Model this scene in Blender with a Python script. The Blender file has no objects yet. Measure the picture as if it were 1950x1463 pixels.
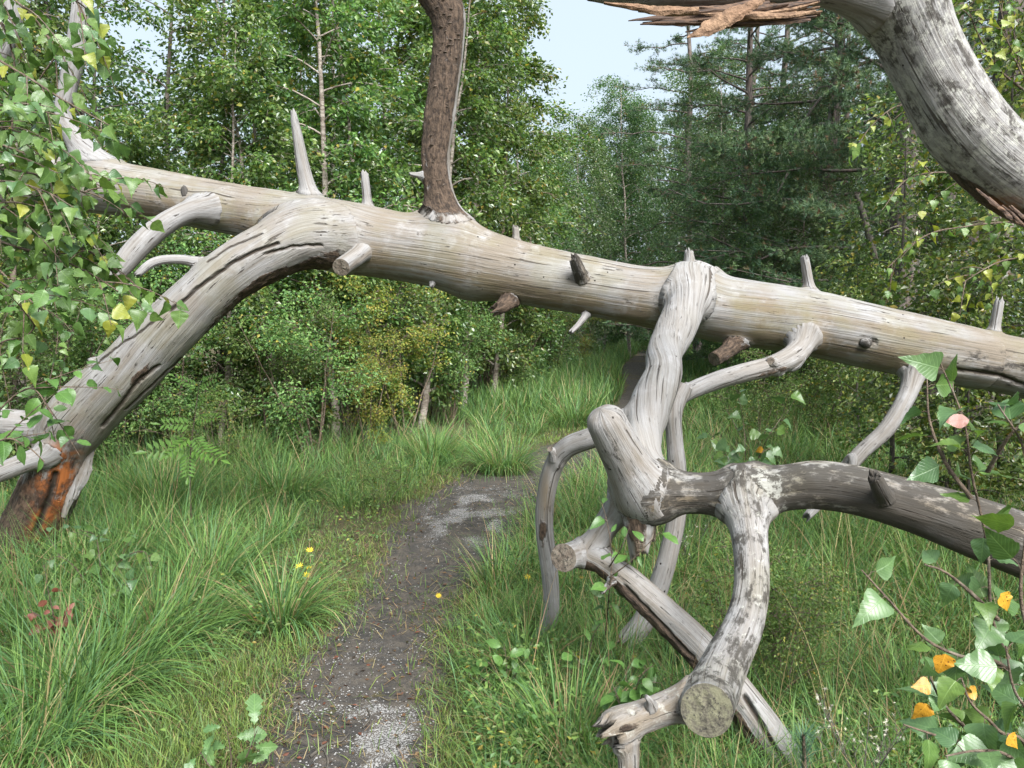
import bpy, math
import numpy as np
from mathutils import Vector, Matrix

# ------------------------------------------------------------------ camera, sky, sun, exposure
scene = bpy.context.scene
COL = scene.collection
F_PX, CX, CY = 1465.0, 975.0, 731.5          # focal length and centre in photo pixels
PITCH = math.radians(5.1)
EYE = np.array([0.0, 0.0, 1.6])
cam_data = bpy.data.cameras.new('camera')
cam_data.sensor_fit = 'HORIZONTAL'
cam_data.angle = 2*math.atan(CX/F_PX)
cam_data.clip_start = 0.05
cam_data.clip_end = 2000
cam = bpy.data.objects.new('camera', cam_data)
cam.location = EYE.tolist()
cam.rotation_euler = (math.pi/2-PITCH, 0, 0)
COL.objects.link(cam)
scene.camera = cam

SUN_EL, SUN_AZ = math.radians(44), math.radians(152)     # azimuth clockwise from +Y: behind the viewer, to the right
world = bpy.data.worlds.new('World'); scene.world = world; world.use_nodes = True
wn = world.node_tree.nodes; wl = world.node_tree.links
bg = wn['Background']
sky = wn.new('ShaderNodeTexSky'); sky.sky_type = 'NISHITA'; sky.sun_disc = False
sky.sun_elevation = SUN_EL; sky.sun_rotation = SUN_AZ
sky.air_density = 1.0; sky.dust_density = 5.0; sky.ozone_density = 1.0; sky.altitude = 0
# thin even cloud veil over the whole sky
veil = wn.new('ShaderNodeMix'); veil.data_type = 'RGBA'
veil.inputs[0].default_value = 0.72
veil.inputs[7].default_value = (4.9, 5.7, 6.3, 1)
wl.new(sky.outputs[0], veil.inputs[6]); wl.new(veil.outputs[2], bg.inputs[0])
bg.inputs[1].default_value = 0.063
sun_d = bpy.data.lights.new('sun', 'SUN'); sun_d.energy = 3.7; sun_d.angle = math.radians(36); sun_d.color = (1, 0.985, 0.97)
sun = bpy.data.objects.new('sun', sun_d); COL.objects.link(sun)
sdir = Vector((math.sin(SUN_AZ)*math.cos(SUN_EL), math.cos(SUN_AZ)*math.cos(SUN_EL), math.sin(SUN_EL)))
sun.rotation_euler = sdir.to_track_quat('Z', 'Y').to_euler()
sun.location = (6, -8, 14)
vs = scene.view_settings
vs.view_transform = 'Standard'; vs.look = 'None'; vs.gamma = 1.0; vs.use_curve_mapping = False
vs.exposure = 1.66
scene.cycles.use_denoising = True; scene.cycles.use_adaptive_sampling = True; scene.cycles.adaptive_threshold = .025
scene.cycles.max_bounces = 4; scene.cycles.diffuse_bounces = 3; scene.cycles.glossy_bounces = 1; scene.cycles.transmission_bounces = 3
scene.cycles.transparent_max_bounces = 8

# ------------------------------------------------------------------ helpers
rng = np.random.default_rng(7)
RIGHT = np.array([1.0, 0, 0]); FWD = np.array([0, math.cos(PITCH), -math.sin(PITCH)]); UPV = np.array([0, math.sin(PITCH), math.cos(PITCH)])

def P(px, py, d):
    """world point seen at photo pixel (px, py) at forward distance d"""
    return EYE + RIGHT*((px-CX)/F_PX*d) + UPV*(-(py-CY)/F_PX*d) + FWD*d

def G(px, py, z=0.0):
    """point on the ground plane seen at photo pixel"""
    v = RIGHT*((px-CX)/F_PX) - UPV*((py-CY)/F_PX) + FWD
    return EYE + v*((z-EYE[2])/v[2])

def to_px(v):
    r = v-EYE; d = r@FWD
    return CX+F_PX*(r@RIGHT)/d, CY-F_PX*(r@UPV)/d, d

def vnoise(p, seed=0):
    """smooth value noise in [0,1], p (n,3)"""
    p = np.asarray(p, float); i = np.floor(p).astype(np.int64); f = p-i; f = f*f*(3-2*f)
    def h(ix, iy, iz):
        n = (ix*374761393 + iy*668265263 + iz*2147483647 + seed*974634777) & 0xffffffff
        n = ((n ^ (n >> 13))*1274126177) & 0xffffffff
        n = ((n ^ (n >> 16))*2246822519) & 0xffffffff
        return ((n ^ (n >> 15)) & 0xffffff)/float(0xffffff)
    x, y, z = i[:, 0], i[:, 1], i[:, 2]; fx, fy, fz = f[:, 0], f[:, 1], f[:, 2]
    a = h(x, y, z)*(1-fx)+h(x+1, y, z)*fx; b = h(x, y+1, z)*(1-fx)+h(x+1, y+1, z)*fx
    c = h(x, y, z+1)*(1-fx)+h(x+1, y, z+1)*fx; e = h(x, y+1, z+1)*(1-fx)+h(x+1, y+1, z+1)*fx
    return (a*(1-fy)+b*fy)*(1-fz)+(c*(1-fy)+e*fy)*fz

def fbm(p, seed=0, oct=4):
    p = np.asarray(p, float); s = 0; a = 1; t = 0
    for k in range(oct):
        s = s+a*vnoise(p*2**k, seed+k); t += a; a *= .5
    return s/t

def gz(x, y):
    x = np.atleast_1d(np.asarray(x, float)); y = np.atleast_1d(np.asarray(y, float))
    p = np.stack([x*.55, y*.55, 0*x], 1)
    q = np.stack([x*.08, y*.08, 0*x+3.3], 1)
    return (fbm(p, 11, 3)-.5)*.10 + (fbm(q, 12, 2)-.5)*.25*np.clip((np.hypot(x, y)-6)/20, 0, 1)

def build_mesh(name, verts, faces, mats, cols=None, attrs=None, smooth=True, uv=None):
    """faces: (m,3) or (m,4) array, or list of such arrays"""
    me = bpy.data.meshes.new(name)
    if not isinstance(faces, list): faces = [faces]
    faces = [np.asarray(f, np.int32) for f in faces if len(f)]
    verts = np.asarray(verts, np.float32)
    me.vertices.add(len(verts)); me.vertices.foreach_set('co', verts.ravel())
    nl = sum(f.size for f in faces); nf = sum(len(f) for f in faces)
    me.loops.add(nl); me.polygons.add(nf)
    me.loops.foreach_set('vertex_index', np.concatenate([f.ravel() for f in faces]))
    tot = np.concatenate([np.full(len(f), f.shape[1], np.int32) for f in faces])
    st = np.concatenate([[0], np.cumsum(tot)[:-1]]).astype(np.int32)
    me.polygons.foreach_set('loop_start', st)
    me.polygons.foreach_set('use_smooth', np.full(nf, smooth, bool))
    if cols is not None:
        a = me.attributes.new('Col', 'FLOAT_COLOR', 'POINT')
        c = np.ones((len(verts), 4), np.float32); c[:, :3] = cols
        a.data.foreach_set('color', c.ravel())
    for k, v in (attrs or {}).items():
        v = np.asarray(v, np.float32)
        if v.ndim == 2:
            a = me.attributes.new(k, 'FLOAT_VECTOR', 'POINT'); a.data.foreach_set('vector', v.ravel())
        else:
            a = me.attributes.new(k, 'FLOAT', 'POINT'); a.data.foreach_set('value', v)
    for m in (mats if isinstance(mats, (list, tuple)) else [mats]): me.materials.append(m)
    me.update(calc_edges=True); me.validate()
    return me

def add(name, me, parent=None, loc=None, kind=None):
    o = bpy.data.objects.new(name, me); COL.objects.link(o)
    if parent is not None: o.parent = parent
    if loc is not None: o.location = [float(c) for c in loc]
    if kind: o['kind'] = kind
    return o

def tag(o, label, cat, group=None, kind=None):
    o['label'] = label; o['category'] = cat
    if group: o['group'] = group
    if kind: o['kind'] = kind
    return o

def empty(name, loc, label, cat, group=None):
    o = bpy.data.objects.new(name, None); COL.objects.link(o); o.location = [float(c) for c in loc]
    o.empty_display_size = .1
    return tag(o, label, cat, group)

# ------------------------------------------------------------------ materials
def nt(name):
    m = bpy.data.materials.new(name); m.use_nodes = True
    t = m.node_tree; t.nodes.clear()
    out = t.nodes.new('ShaderNodeOutputMaterial'); return m, t, out

class NB:
    def __init__(s, t): s.t = t
    def n(s, typ, **kw):
        x = s.t.nodes.new(typ)
        for k, v in kw.items():
            if k.startswith('i_'): x.inputs[k[2:]].default_value = v
            else: setattr(x, k, v)
        return x
    def l(s, a, b): s.t.links.new(a, b)
    def mix(s, fac, a, b, blend='MIX'):
        m = s.n('ShaderNodeMix', data_type='RGBA', blend_type=blend)
        for sock, v in ((m.inputs[0], fac), (m.inputs[6], a), (m.inputs[7], b)):
            if hasattr(v, 'is_output'): s.l(v, sock)
            elif isinstance(v, (int, float)): sock.default_value = v
            else: sock.default_value = (*v, 1)
        return m.outputs[2]
    def math(s, op, a, b=0.0, c=0.0, clamp=False):
        m = s.n('ShaderNodeMath', operation=op, use_clamp=clamp)
        for k, v in enumerate((a, b, c)):
            if hasattr(v, 'is_output'): s.l(v, m.inputs[k])
            else: m.inputs[k].default_value = v
        return m.outputs[0]
    def ramp(s, f, a, b):
        m = s.n('ShaderNodeMapRange', interpolation_type='SMOOTHSTEP')
        s.l(f, m.inputs[0])
        for k, v in ((1, a), (2, b)):
            if hasattr(v, 'is_output'): s.l(v, m.inputs[k])
            else: m.inputs[k].default_value = v
        return m.outputs[0]
    def noise(s, vec, scale, detail=4, rough=.55, vscale=None, lac=2.0):
        if vscale is not None:
            mp = s.n('ShaderNodeMapping'); s.l(vec, mp.inputs[0]); mp.inputs['Scale'].default_value = vscale; vec = mp.outputs[0]
        x = s.n('ShaderNodeTexNoise'); s.l(vec, x.inputs['Vector']); x.inputs['Scale'].default_value = scale
        x.inputs['Detail'].default_value = detail; x.inputs['Roughness'].default_value = rough
        return x.outputs[0]
    def attr(s, name, typ='Fac'):
        return s.n('ShaderNodeAttribute', attribute_name=name).outputs[typ]

def mat_deadwood(name, silver=(.222, .219, .217), tan=(.152, .120, .082)):
    m, t, out = nt(name); b = NB(t)
    g = b.attr('grain', 'Vector')
    pos = b.n('ShaderNodeTexCoord').outputs['Object']
    n_fine = b.noise(g, 1, 5, .62, (1.7, 95, 95))
    n_hair = b.noise(g, 1, 4, .7, (5, 260, 260))
    n_med = b.noise(g, 1, 5, .6, (.8, 24, 24))
    n_line = b.noise(g, 1, 3, .5, (.65, 52, 52)); n_wide = b.noise(g, 1, 4, .55, (.9, 17, 17))
    n_patch = b.noise(pos, 2.6, 5, .6)
    n_patch2 = b.noise(pos, 8.0, 5, .65)
    n_blot = b.noise(g, 1, 6, .72, (12, 24, 24))
    tanfac = b.math('MULTIPLY', b.ramp(b.math('ADD', b.math('MULTIPLY', n_patch, .6), b.math('MULTIPLY', n_med, .5)), .42, .66), b.attr('tan'), clamp=True)
    col = b.mix(tanfac, silver, tan)
    col = b.mix(b.math('MULTIPLY', b.ramp(n_patch2, .50, .72), .5), col, (.33, .33, .335))
    col = b.mix(b.math('MULTIPLY', b.ramp(n_med, .50, .72), .42), col, (.135, .112, .085))
    col = b.mix(b.math('MULTIPLY', b.ramp(n_fine, .48, .70), .62), col, (.090, .078, .065))
    col = b.mix(b.math('MULTIPLY', b.ramp(n_fine, .42, .28), .40), col, (.34, .338, .335))
    col = b.mix(b.math('MULTIPLY', b.ramp(n_hair, .50, .72), .45), col, (.10, .085, .065))
    alg = b.math('MULTIPLY', b.ramp(b.noise(pos, 4.3, 5, .6), .42, .66), b.attr('algae'), clamp=True)
    col = b.mix(b.math('MULTIPLY', alg, .62), col, (.150, .140, .070))
    drk = b.ramp(b.math('ADD', n_blot, b.attr('dark')), .60, .74)
    col = b.mix(b.math('MULTIPLY', drk, .88), col, (.034, .030, .025))
    pal = b.ramp(b.math('ADD', b.noise(pos, 34, 6, .75), b.attr('pale')), .78, .90)
    col = b.mix(b.math('MULTIPLY', pal, .65), col, (.35, .35, .315))
    bark_n = b.math('ADD', b.math('ADD', b.math('MULTIPLY', b.noise(pos, 11, 5, .65), .55), b.math('MULTIPLY', n_med, .35)), b.attr('bark'))
    bk = b.ramp(bark_n, .82, .90)
    bn = b.noise(g, 1, 6, .75, (26, 60, 60))
    barkcol = b.mix(b.ramp(bn, .36, .66), (.030, .022, .017), (.125, .088, .062))
    col = b.mix(bk, col, barkcol)
    rot = b.math('MULTIPLY', b.attr('rot'), b.ramp(n_blot, .30, .58), clamp=True)
    col = b.mix(rot, col, b.mix(b.ramp(n_patch2, .4, .6), (.26, .085, .022), (.045, .025, .016)))
    crk = b.math('MAXIMUM', b.ramp(n_line, .345, .315), b.math('MULTIPLY', b.ramp(n_wide, .30, .275), .9))
    crk2 = b.math('MAXIMUM', b.math('MULTIPLY', crk, .8), b.attr('crack'))
    col = b.mix(crk2, col, (.040, .031, .023))
    n_dash = b.noise(g, 1, 3, .6, (9, 75, 75))
    dash = b.math('MULTIPLY', b.ramp(n_dash, .645, .68), b.ramp(n_patch2, .40, .58))
    col = b.mix(b.math('MULTIPLY', dash, .85), col, (.035, .027, .02)); crk2 = b.math('MAXIMUM', crk2, b.math('MULTIPLY', dash, .6))
    vo = b.n('ShaderNodeTexVoronoi', voronoi_dimensions='3D'); b.l(pos, vo.inputs['Vector']); vo.inputs['Scale'].default_value = 16
    hole = b.math('MULTIPLY', b.ramp(vo.outputs['Distance'], .085, .065), b.ramp(b.noise(pos, 5, 1), .56, .60))
    col = b.mix(hole, col, (.02, .015, .012))
    h = b.math('ADD', b.math('MULTIPLY', n_fine, -.7), b.math('MULTIPLY', crk2, -1.6))
    h = b.math('ADD', h, b.math('MULTIPLY', n_hair, -.25))
    h = b.math('ADD', h, b.math('MULTIPLY', b.math('MULTIPLY', bk, bn), 2.4))
    h = b.math('ADD', h, b.math('MULTIPLY', hole, -1.5))
    bp = b.n('ShaderNodeBump'); bp.inputs['Strength'].default_value = .85; bp.inputs['Distance'].default_value = .010
    b.l(h, bp.inputs['Height'])
    bs = b.n('ShaderNodeBsdfPrincipled'); b.l(col, bs.inputs['Base Color']); bs.inputs['Roughness'].default_value = .82
    bs.inputs['Specular IOR Level'].default_value = .25
    b.l(bp.outputs[0], bs.inputs['Normal']); b.l(bs.outputs[0], out.inputs[0])
    return m

def mat_cutface(name, c1, c2, c3):
    m, t, out = nt(name); b = NB(t)
    pos = b.n('ShaderNodeTexCoord').outputs['Object']
    w = b.n('ShaderNodeTexWave', wave_type='RINGS', rings_direction='Z'); b.l(pos, w.inputs[0])
    w.inputs['Scale'].default_value = 38; w.inputs['Distortion'].default_value = 5; w.inputs['Detail'].default_value = 3; w.inputs['Detail Scale'].default_value = 3
    n1 = b.noise(pos, 30, 6, .7); n2 = b.noise(pos, 90, 4, .7)
    col = b.mix(w.outputs[1], c1, c2)
    col = b.mix(b.ramp(n1, .44, .60), col, c3)
    col = b.mix(b.ramp(n1, .42, .34), col, (.022, .02, .017))
    col = b.mix(b.ramp(n2, .54, .66), col, (.03, .027, .022))
    bp = b.n('ShaderNodeBump'); bp.inputs['Strength'].default_value = .7; bp.inputs['Distance'].default_value = .006
    b.l(b.math('ADD', n1, n2), bp.inputs['Height'])
    bs = b.n('ShaderNodeBsdfPrincipled'); b.l(col, bs.inputs['Base Color']); bs.inputs['Roughness'].default_value = .9
    b.l(bp.outputs[0], bs.inputs['Normal']); b.l(bs.outputs[0], out.inputs[0])
    return m

def mat_splinter(name):
    m, t, out = nt(name); b = NB(t)
    pos = b.n('ShaderNodeTexCoord').outputs['Object']
    n1 = b.noise(pos, 1, 5, .65, (7, 130, 130)); n2 = b.noise(pos, 1, 5, .6, (9, 30, 30))
    col = b.mix(b.ramp(n1, .35, .65), (.018, .011, .008), (.14, .080, .046))
    r = b.n('ShaderNodeObjectInfo').outputs['Random']
    col = b.mix(b.math('MULTIPLY', b.ramp(n2, .42, .62), b.math('ADD', .35, b.math('MULTIPLY', r, .5))), col, (.055, .032, .022))
    bp = b.n('ShaderNodeBump'); bp.inputs['Strength'].default_value = .7; bp.inputs['Distance'].default_value = .005; b.l(n1, bp.inputs['Height'])
    bs = b.n('ShaderNodeBsdfPrincipled'); b.l(col, bs.inputs['Base Color']); bs.inputs['Roughness'].default_value = .8
    b.l(bp.outputs[0], bs.inputs['Normal']); b.l(bs.outputs[0], out.inputs[0])
    return m

def leaf_shader(b, col, out, trans=.35, rough=.42, spec=.45, bump=None, tcol_gain=1.25):
    bs = b.n('ShaderNodeBsdfPrincipled'); b.l(col, bs.inputs['Base Color'])
    bs.inputs['Roughness'].default_value = rough; bs.inputs['Specular IOR Level'].default_value = spec
    if bump is not None: b.l(bump, bs.inputs['Normal'])
    tr = b.n('ShaderNodeBsdfTranslucent')
    b.l(b.mix(1.0, col, (tcol_gain, tcol_gain*1.08, tcol_gain*.55), 'MULTIPLY'), tr.inputs[0])
    mx = b.n('ShaderNodeMixShader'); mx.inputs[0].default_value = trans
    b.l(bs.outputs[0], mx.inputs[1]); b.l(tr.outputs[0], mx.inputs[2]); b.l(mx.outputs[0], out.inputs[0])

def mat_foliage(name, trans=.42, rough=.34, spec=.8, objvar=True):
    """leaf colour carried per leaf in the Col attribute"""
    m, t, out = nt(name); b = NB(t)
    c = b.attr('Col', 'Color')
    if objvar:
        r = b.n('ShaderNodeObjectInfo').outputs['Random']
        hs = b.n('ShaderNodeHueSaturation'); b.l(c, hs.inputs['Color'])
        b.l(b.math('ADD', b.math('MULTIPLY', r, .035), .4825), hs.inputs['Hue'])
        b.l(b.math('ADD', b.math('MULTIPLY', r, .35), .82), hs.inputs['Value'])
        c = hs.outputs[0]
    leaf_shader(b, c, out, trans, rough, spec)
    return m

def mat_leaf(name, c1, c2, spots=None, trans=.32, rough=.38, spec=.5, veins=True):
    """single leaf object: colour varies with each leaf; local x runs along the midrib"""
    m, t, out = nt(name); b = NB(t)
    pos = b.n('ShaderNodeTexCoord').outputs['Object']
    r = b.n('ShaderNodeObjectInfo').outputs['Random']
    sep = b.n('ShaderNodeSeparateXYZ'); b.l(pos, sep.inputs[0])
    ay = b.math('ABSOLUTE', sep.outputs[1])
    ph = b.math('SUBTRACT', sep.outputs[0], b.math('MULTIPLY', ay, .9))
    vein = b.ramp(b.math('SINE', b.math('MULTIPLY', ph, 58)), .62, 1.0)
    mid = b.ramp(ay, .022, .010)
    v = b.math('MAXIMUM', b.math('MULTIPLY', vein, .6), mid)
    col = b.mix(r, c1, c2)
    n = b.noise(pos, 5, 4)
    col = b.mix(b.math('MULTIPLY', b.ramp(n, .4, .7), .35), col, tuple(x*.65 for x in c1))
    col = b.mix(b.math('MULTIPLY', v, .25), col, tuple(min(1, x*1.7+.02) for x in c2))
    if spots:
        vo = b.n('ShaderNodeTexVoronoi'); b.l(pos, vo.inputs['Vector']); vo.inputs['Scale'].default_value = 6.5
        nn = b.math('ADD', vo.outputs['Distance'], b.math('MULTIPLY', b.noise(pos, 18, 3), .25))
        col = b.mix(b.ramp(nn, .36, .27), col, spots)
    bp = b.n('ShaderNodeBump'); bp.inputs['Strength'].default_value = .35; bp.inputs['Distance'].default_value = .002
    b.l(b.math('MULTIPLY', v, -1), bp.inputs['Height'])
    leaf_shader(b, col, out, trans, rough, spec, bp.outputs[0])
    return m

def mat_bark(name, c1, c2, c3, zs=.25, sc=30, rough=.9):
    m, t, out = nt(name); b = NB(t)
    pos = b.n('ShaderNodeTexCoord').outputs['Object']
    n1 = b.noise(pos, sc, 5, .65, (1, 1, zs)); n2 = b.noise(pos, sc*.25, 4, .6)
    col = b.mix(b.ramp(n1, .38, .62), c1, c2); col = b.mix(b.ramp(n2, .5, .68), col, c3)
    bp = b.n('ShaderNodeBump'); bp.inputs['Strength'].default_value = .8; bp.inputs['Distance'].default_value = .02; b.l(n1, bp.inputs['Height'])
    bs = b.n('ShaderNodeBsdfPrincipled'); b.l(col, bs.inputs['Base Color']); bs.inputs['Roughness'].default_value = rough
    b.l(bp.outputs[0], bs.inputs['Normal']); b.l(bs.outputs[0], out.inputs[0])
    return m

def mat_soil(name, cols, grit=None):
    m, t, out = nt(name); b = NB(t)
    pos = b.n('ShaderNodeTexCoord').outputs['Object']
    n1 = b.noise(pos, 1.7, 5, .6); n2 = b.noise(pos, 14, 6, .7); n3 = b.noise(pos, 70, 5, .75); n4 = b.noise(pos, 160, 3, .7)
    col = b.mix(b.ramp(n1, .42, .6), cols[0], cols[1])
    col = b.mix(b.math('MULTIPLY', b.ramp(n2, .42, .62), .8), col, cols[2])
    col = b.mix(b.math('MULTIPLY', b.ramp(n3, .5, .68), .7), col, tuple(x*.35 for x in cols[0]))
    if grit is not None:
        f = b.math('MULTIPLY', b.attr('grit'), 1.0)
        s = b.ramp(b.math('ADD', b.math('ADD', b.math('MULTIPLY', n4, .5), b.math('MULTIPLY', n3, .35)), b.math('MULTIPLY', f, .20)), .60, .66)
        col = b.mix(s, col, grit)
    bp = b.n('ShaderNodeBump'); bp.inputs['Strength'].default_value = .9; bp.inputs['Distance'].default_value = .012
    b.l(b.math('ADD', n3, b.math('MULTIPLY', n4, .6)), bp.inputs['Height'])
    bs = b.n('ShaderNodeBsdfPrincipled'); b.l(col, bs.inputs['Base Color']); bs.inputs['Roughness'].default_value = .95
    bs.inputs['Specular IOR Level'].default_value = .2
    b.l(bp.outputs[0], bs.inputs['Normal']); b.l(bs.outputs[0], out.inputs[0])
    return m

def mat_plain(name, c, rough=.8, trans=0):
    m, t, out = nt(name); b = NB(t)
    pos = b.n('ShaderNodeTexCoord').outputs['Object']
    r = b.n('ShaderNodeObjectInfo').outputs['Random']
    n = b.math('ADD', b.math('MULTIPLY', b.noise(pos, 45, 4), .8), b.math('MULTIPLY', r, .3))
    col = b.mix(b.ramp(n, .3, .9), tuple(x*.6 for x in c), tuple(min(1, x*1.35) for x in c))
    if trans: leaf_shader(b, col, out, trans, rough)
    else:
        bs = b.n('ShaderNodeBsdfPrincipled'); b.l(col, bs.inputs['Base Color']); bs.inputs['Roughness'].default_value = rough
        b.l(bs.outputs[0], out.inputs[0])
    return m

M = {}
M['wood'] = mat_deadwood('weathered_wood')
M['cut'] = mat_cutface('sawn_wood_lichen', (.115, .106, .075), (.075, .068, .050), (.150, .145, .092))
M['cut_dark'] = mat_cutface('sawn_wood_dark', (.13, .10, .075), (.08, .065, .05), (.17, .145, .115))
M['splinter'] = mat_splinter('splintered_wood')
M['splinter_pale'] = mat_bark('fresh_splinter', (.12, .07, .04), (.26, .165, .10), (.19, .11, .065), 1, 40)
M['fungus'] = mat_plain('bracket_fungus', (.11, .085, .065), .85)
M['fol'] = mat_foliage('birch_foliage')
M['fol_fine'] = mat_foliage('shrub_foliage', .32, .5, .35)
M['needle'] = mat_foliage('pine_needles', .15, .5, .35)
M['grass'] = mat_foliage('grass_blades', .30, .55, .30, objvar=False)
M['birch_leaf'] = mat_leaf('birch_leaf', (.060, .125, .030), (.125, .205, .045))
M['birch_leaf_blue'] = mat_leaf('birch_leaf_dull', (.065, .135, .055), (.115, .20, .075), rough=.34, spec=.6)
M['yellow_leaf'] = mat_leaf('yellow_birch_leaf', (.42, .20, .018), (.50, .29, .03), spots=(.06, .022, .01), trans=.25)
M['lime_leaf'] = mat_leaf('lime_birch_leaf', (.19, .24, .035), (.26, .27, .04))
M['oval_leaf'] = mat_leaf('oval_leaf', (.055, .125, .03), (.10, .20, .045))
M['oak_leaf'] = mat_leaf('oak_leaf', (.075, .155, .055), (.115, .20, .06))
M['red_leaf'] = mat_leaf('red_leaf', (.20, .062, .042), (.27, .12, .09))
M['rowan_leaf'] = mat_leaf('rowan_leaf', (.11, .23, .045), (.15, .28, .05))
M['twig'] = mat_bark('twig_bark', (.07, .05, .035), (.13, .095, .065), (.16, .13, .10), 1, 60)
M['birch_bark'] = mat_bark('young_birch_bark', (.16, .13, .105), (.36, .32, .28), (.12, .075, .05), 3.0, 9)
M['dark_bark'] = mat_bark('dark_stem_bark', (.045, .04, .033), (.09, .08, .065), (.12, .10, .08), .4, 22)
M['pine_bark'] = mat_bark('old_pine_bark', (.05, .042, .037), (.155, .130, .115), (.12, .085, .07), .22, 20)
M['ground'] = mat_soil('forest_soil', [(.060, .050, .030), (.070, .075, .032), (.110, .088, .055)])
M['path'] = mat_soil('path_soil', [(.046, .044, .041), (.066, .059, .052), (.100, .086, .070)], (.29, .287, .28))
M['pebble'] = mat_plain('pale_grit', (.27, .267, .26), .9)
M['flower'] = mat_plain('yellow_petals', (.75, .55, .02), .6, .2)
M['fluff'] = mat_plain('white_seed_fluff', (.72, .68, .62), .9, .3)

# ------------------------------------------------------------------ ground and path
def axis_pts():
    a = np.concatenate([np.arange(0, 9, .14), np.geomspace(9, 60, 34), np.geomspace(70, 600, 12)])
    return np.unique(np.concatenate([-a, a]))
xs = axis_pts(); ys = axis_pts()+4.0
X, Y = np.meshgrid(xs, ys); X = X.ravel(); Y = Y.ravel()
Z = gz(X, Y); nx = len(xs); ny = len(ys)
ii = np.arange(nx*ny).reshape(ny, nx)
quads = np.stack([ii[:-1, :-1], ii[:-1, 1:], ii[1:, 1:], ii[1:, :-1]], -1).reshape(-1, 4)
g = add('ground', build_mesh('ground', np.stack([X, Y, Z], 1), quads, M['ground']), kind='structure')

PATH_PX = [(600, 1900, 240), (640, 1600, 200), (662, 1463, 178), (675, 1320, 160), (730, 1210, 118), (790, 1130, 104), (850, 1050, 112), (890, 980, 115), (955, 930, 108),
           (1035, 890, 95), (1125, 850, 70), (1190, 800, 45), (1222, 745, 30), (1215, 706, 26), (1225, 682, 20), (1250, 662, 14)]
path_c = np.array([G(a, b)[:2] for a, b, c in PATH_PX])
path_w = np.array([c/F_PX*to_px(np.append(G(a, b)[:2], 0))[2] for a, b, c in PATH_PX])

def cr(pts, n):
    """Catmull-Rom through rows of pts, n samples per span"""
    p = np.vstack([2*pts[0]-pts[1], pts, 2*pts[-1]-pts[-2]]); out = []
    for i in range(1, len(p)-2):
        t = np.linspace(0, 1, n, endpoint=False)[:, None]
        a, b, c, d = p[i-1], p[i], p[i+1], p[i+2]
        out.append(.5*(2*b+(c-a)*t+(2*a-5*b+4*c-d)*t*t+(3*b-a-3*c+d)*t**3))
    out.append(pts[-1][None]); return np.vstack(out)
pc = cr(np.column_stack([path_c, path_w]), 16)

def path_lat(x, y):
    """signed distance from the path centre in half-widths (+ right), and the distance in metres"""
    p = np.stack([x, y], 1); best = np.full(len(p), 1e9); lat = np.zeros(len(p)); met = np.zeros(len(p))
    for i in range(len(pc)-1):
        a = pc[i, :2]; ab = pc[i+1, :2]-a; L2 = ab@ab
        t = np.clip(((p-a)@ab)/L2, 0, 1); q = a+t[:, None]*ab; dv = p-q; dd = np.hypot(dv[:, 0], dv[:, 1])
        side = np.sign(ab[1]*dv[:, 0]-ab[0]*dv[:, 1]); m = dd < best
        best = np.where(m, dd, best); w = pc[i, 2]
        lat = np.where(m, side*dd/w, lat); met = np.where(m, side*np.maximum(dd-w, 0), met)
    return lat, met
# path sheet, ragged edge
U = np.linspace(-1, 1, 25); rows = []; grit = []
for i in range(len(pc)):
    tv = pc[min(i+1, len(pc)-1), :2]-pc[max(i-1, 0), :2]; tv /= np.linalg.norm(tv); nv = np.array([tv[1], -tv[0]])
    e = 1.12+.22*(fbm(np.array([[i*.35, 0, 0], [i*.35, 9, 0]]), 5, 2)-.5)*2
    for u in U:
        w = pc[i, 2]*(e[1] if u > 0 else e[0]); rows.append(pc[i, :2]+nv*u*w)
rows = np.array(rows); rz = gz(rows[:, 0], rows[:, 1])
uu = np.tile(U, len(pc))
gx, gy, gd = to_px(np.column_stack([rows, rz*0]))
def blob(px, py, cx, cy, rx, ry): return np.exp(-(((px-cx)/rx)**2+((py-cy)/ry)**2)**1.3)
def grit_mask(x, y):
    px, py, d = to_px(np.column_stack([x, y, 0*x])); lat, met = path_lat(x, y)
    n1 = fbm(np.column_stack([x*2.2, y*2.2, 0*x]), 91, 4); n2 = fbm(np.column_stack([x*7, y*7, 0*x]), 95, 3)
    z = np.maximum.reduce([blob(px, py, 665, 1390, 200, 190), .95*blob(px, py, 895, 985, 150, 80), .55*blob(px, py, 735, 1235, 130, 110), .32+0*px])
    return np.clip(z*np.clip((n1-.22)*3.6, 0.22, 1)*np.clip((n2-.28)*3, 0.15, 1)*1.2, 0, 1)*np.clip((1.15-np.abs(lat))*2.2, 0, 1)
gm = grit_mask(rows[:, 0], rows[:, 1])
rz = rz+.006-.02*np.clip(np.abs(uu)-.8, 0, 1)*1.5+(fbm(np.column_stack([rows*9, rz*0]), 21, 3)-.5)*.02*np.clip(1-np.abs(uu), 0, .5)*2
ii = np.arange(len(rows)).reshape(-1, len(U))
quads = np.stack([ii[:-1, :-1], ii[:-1, 1:], ii[1:, 1:], ii[1:, :-1]], -1).reshape(-1, 4)
add('path', build_mesh('path', np.column_stack([rows, rz]), quads, M['path'], attrs={'grit': gm}), kind='structure')

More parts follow.
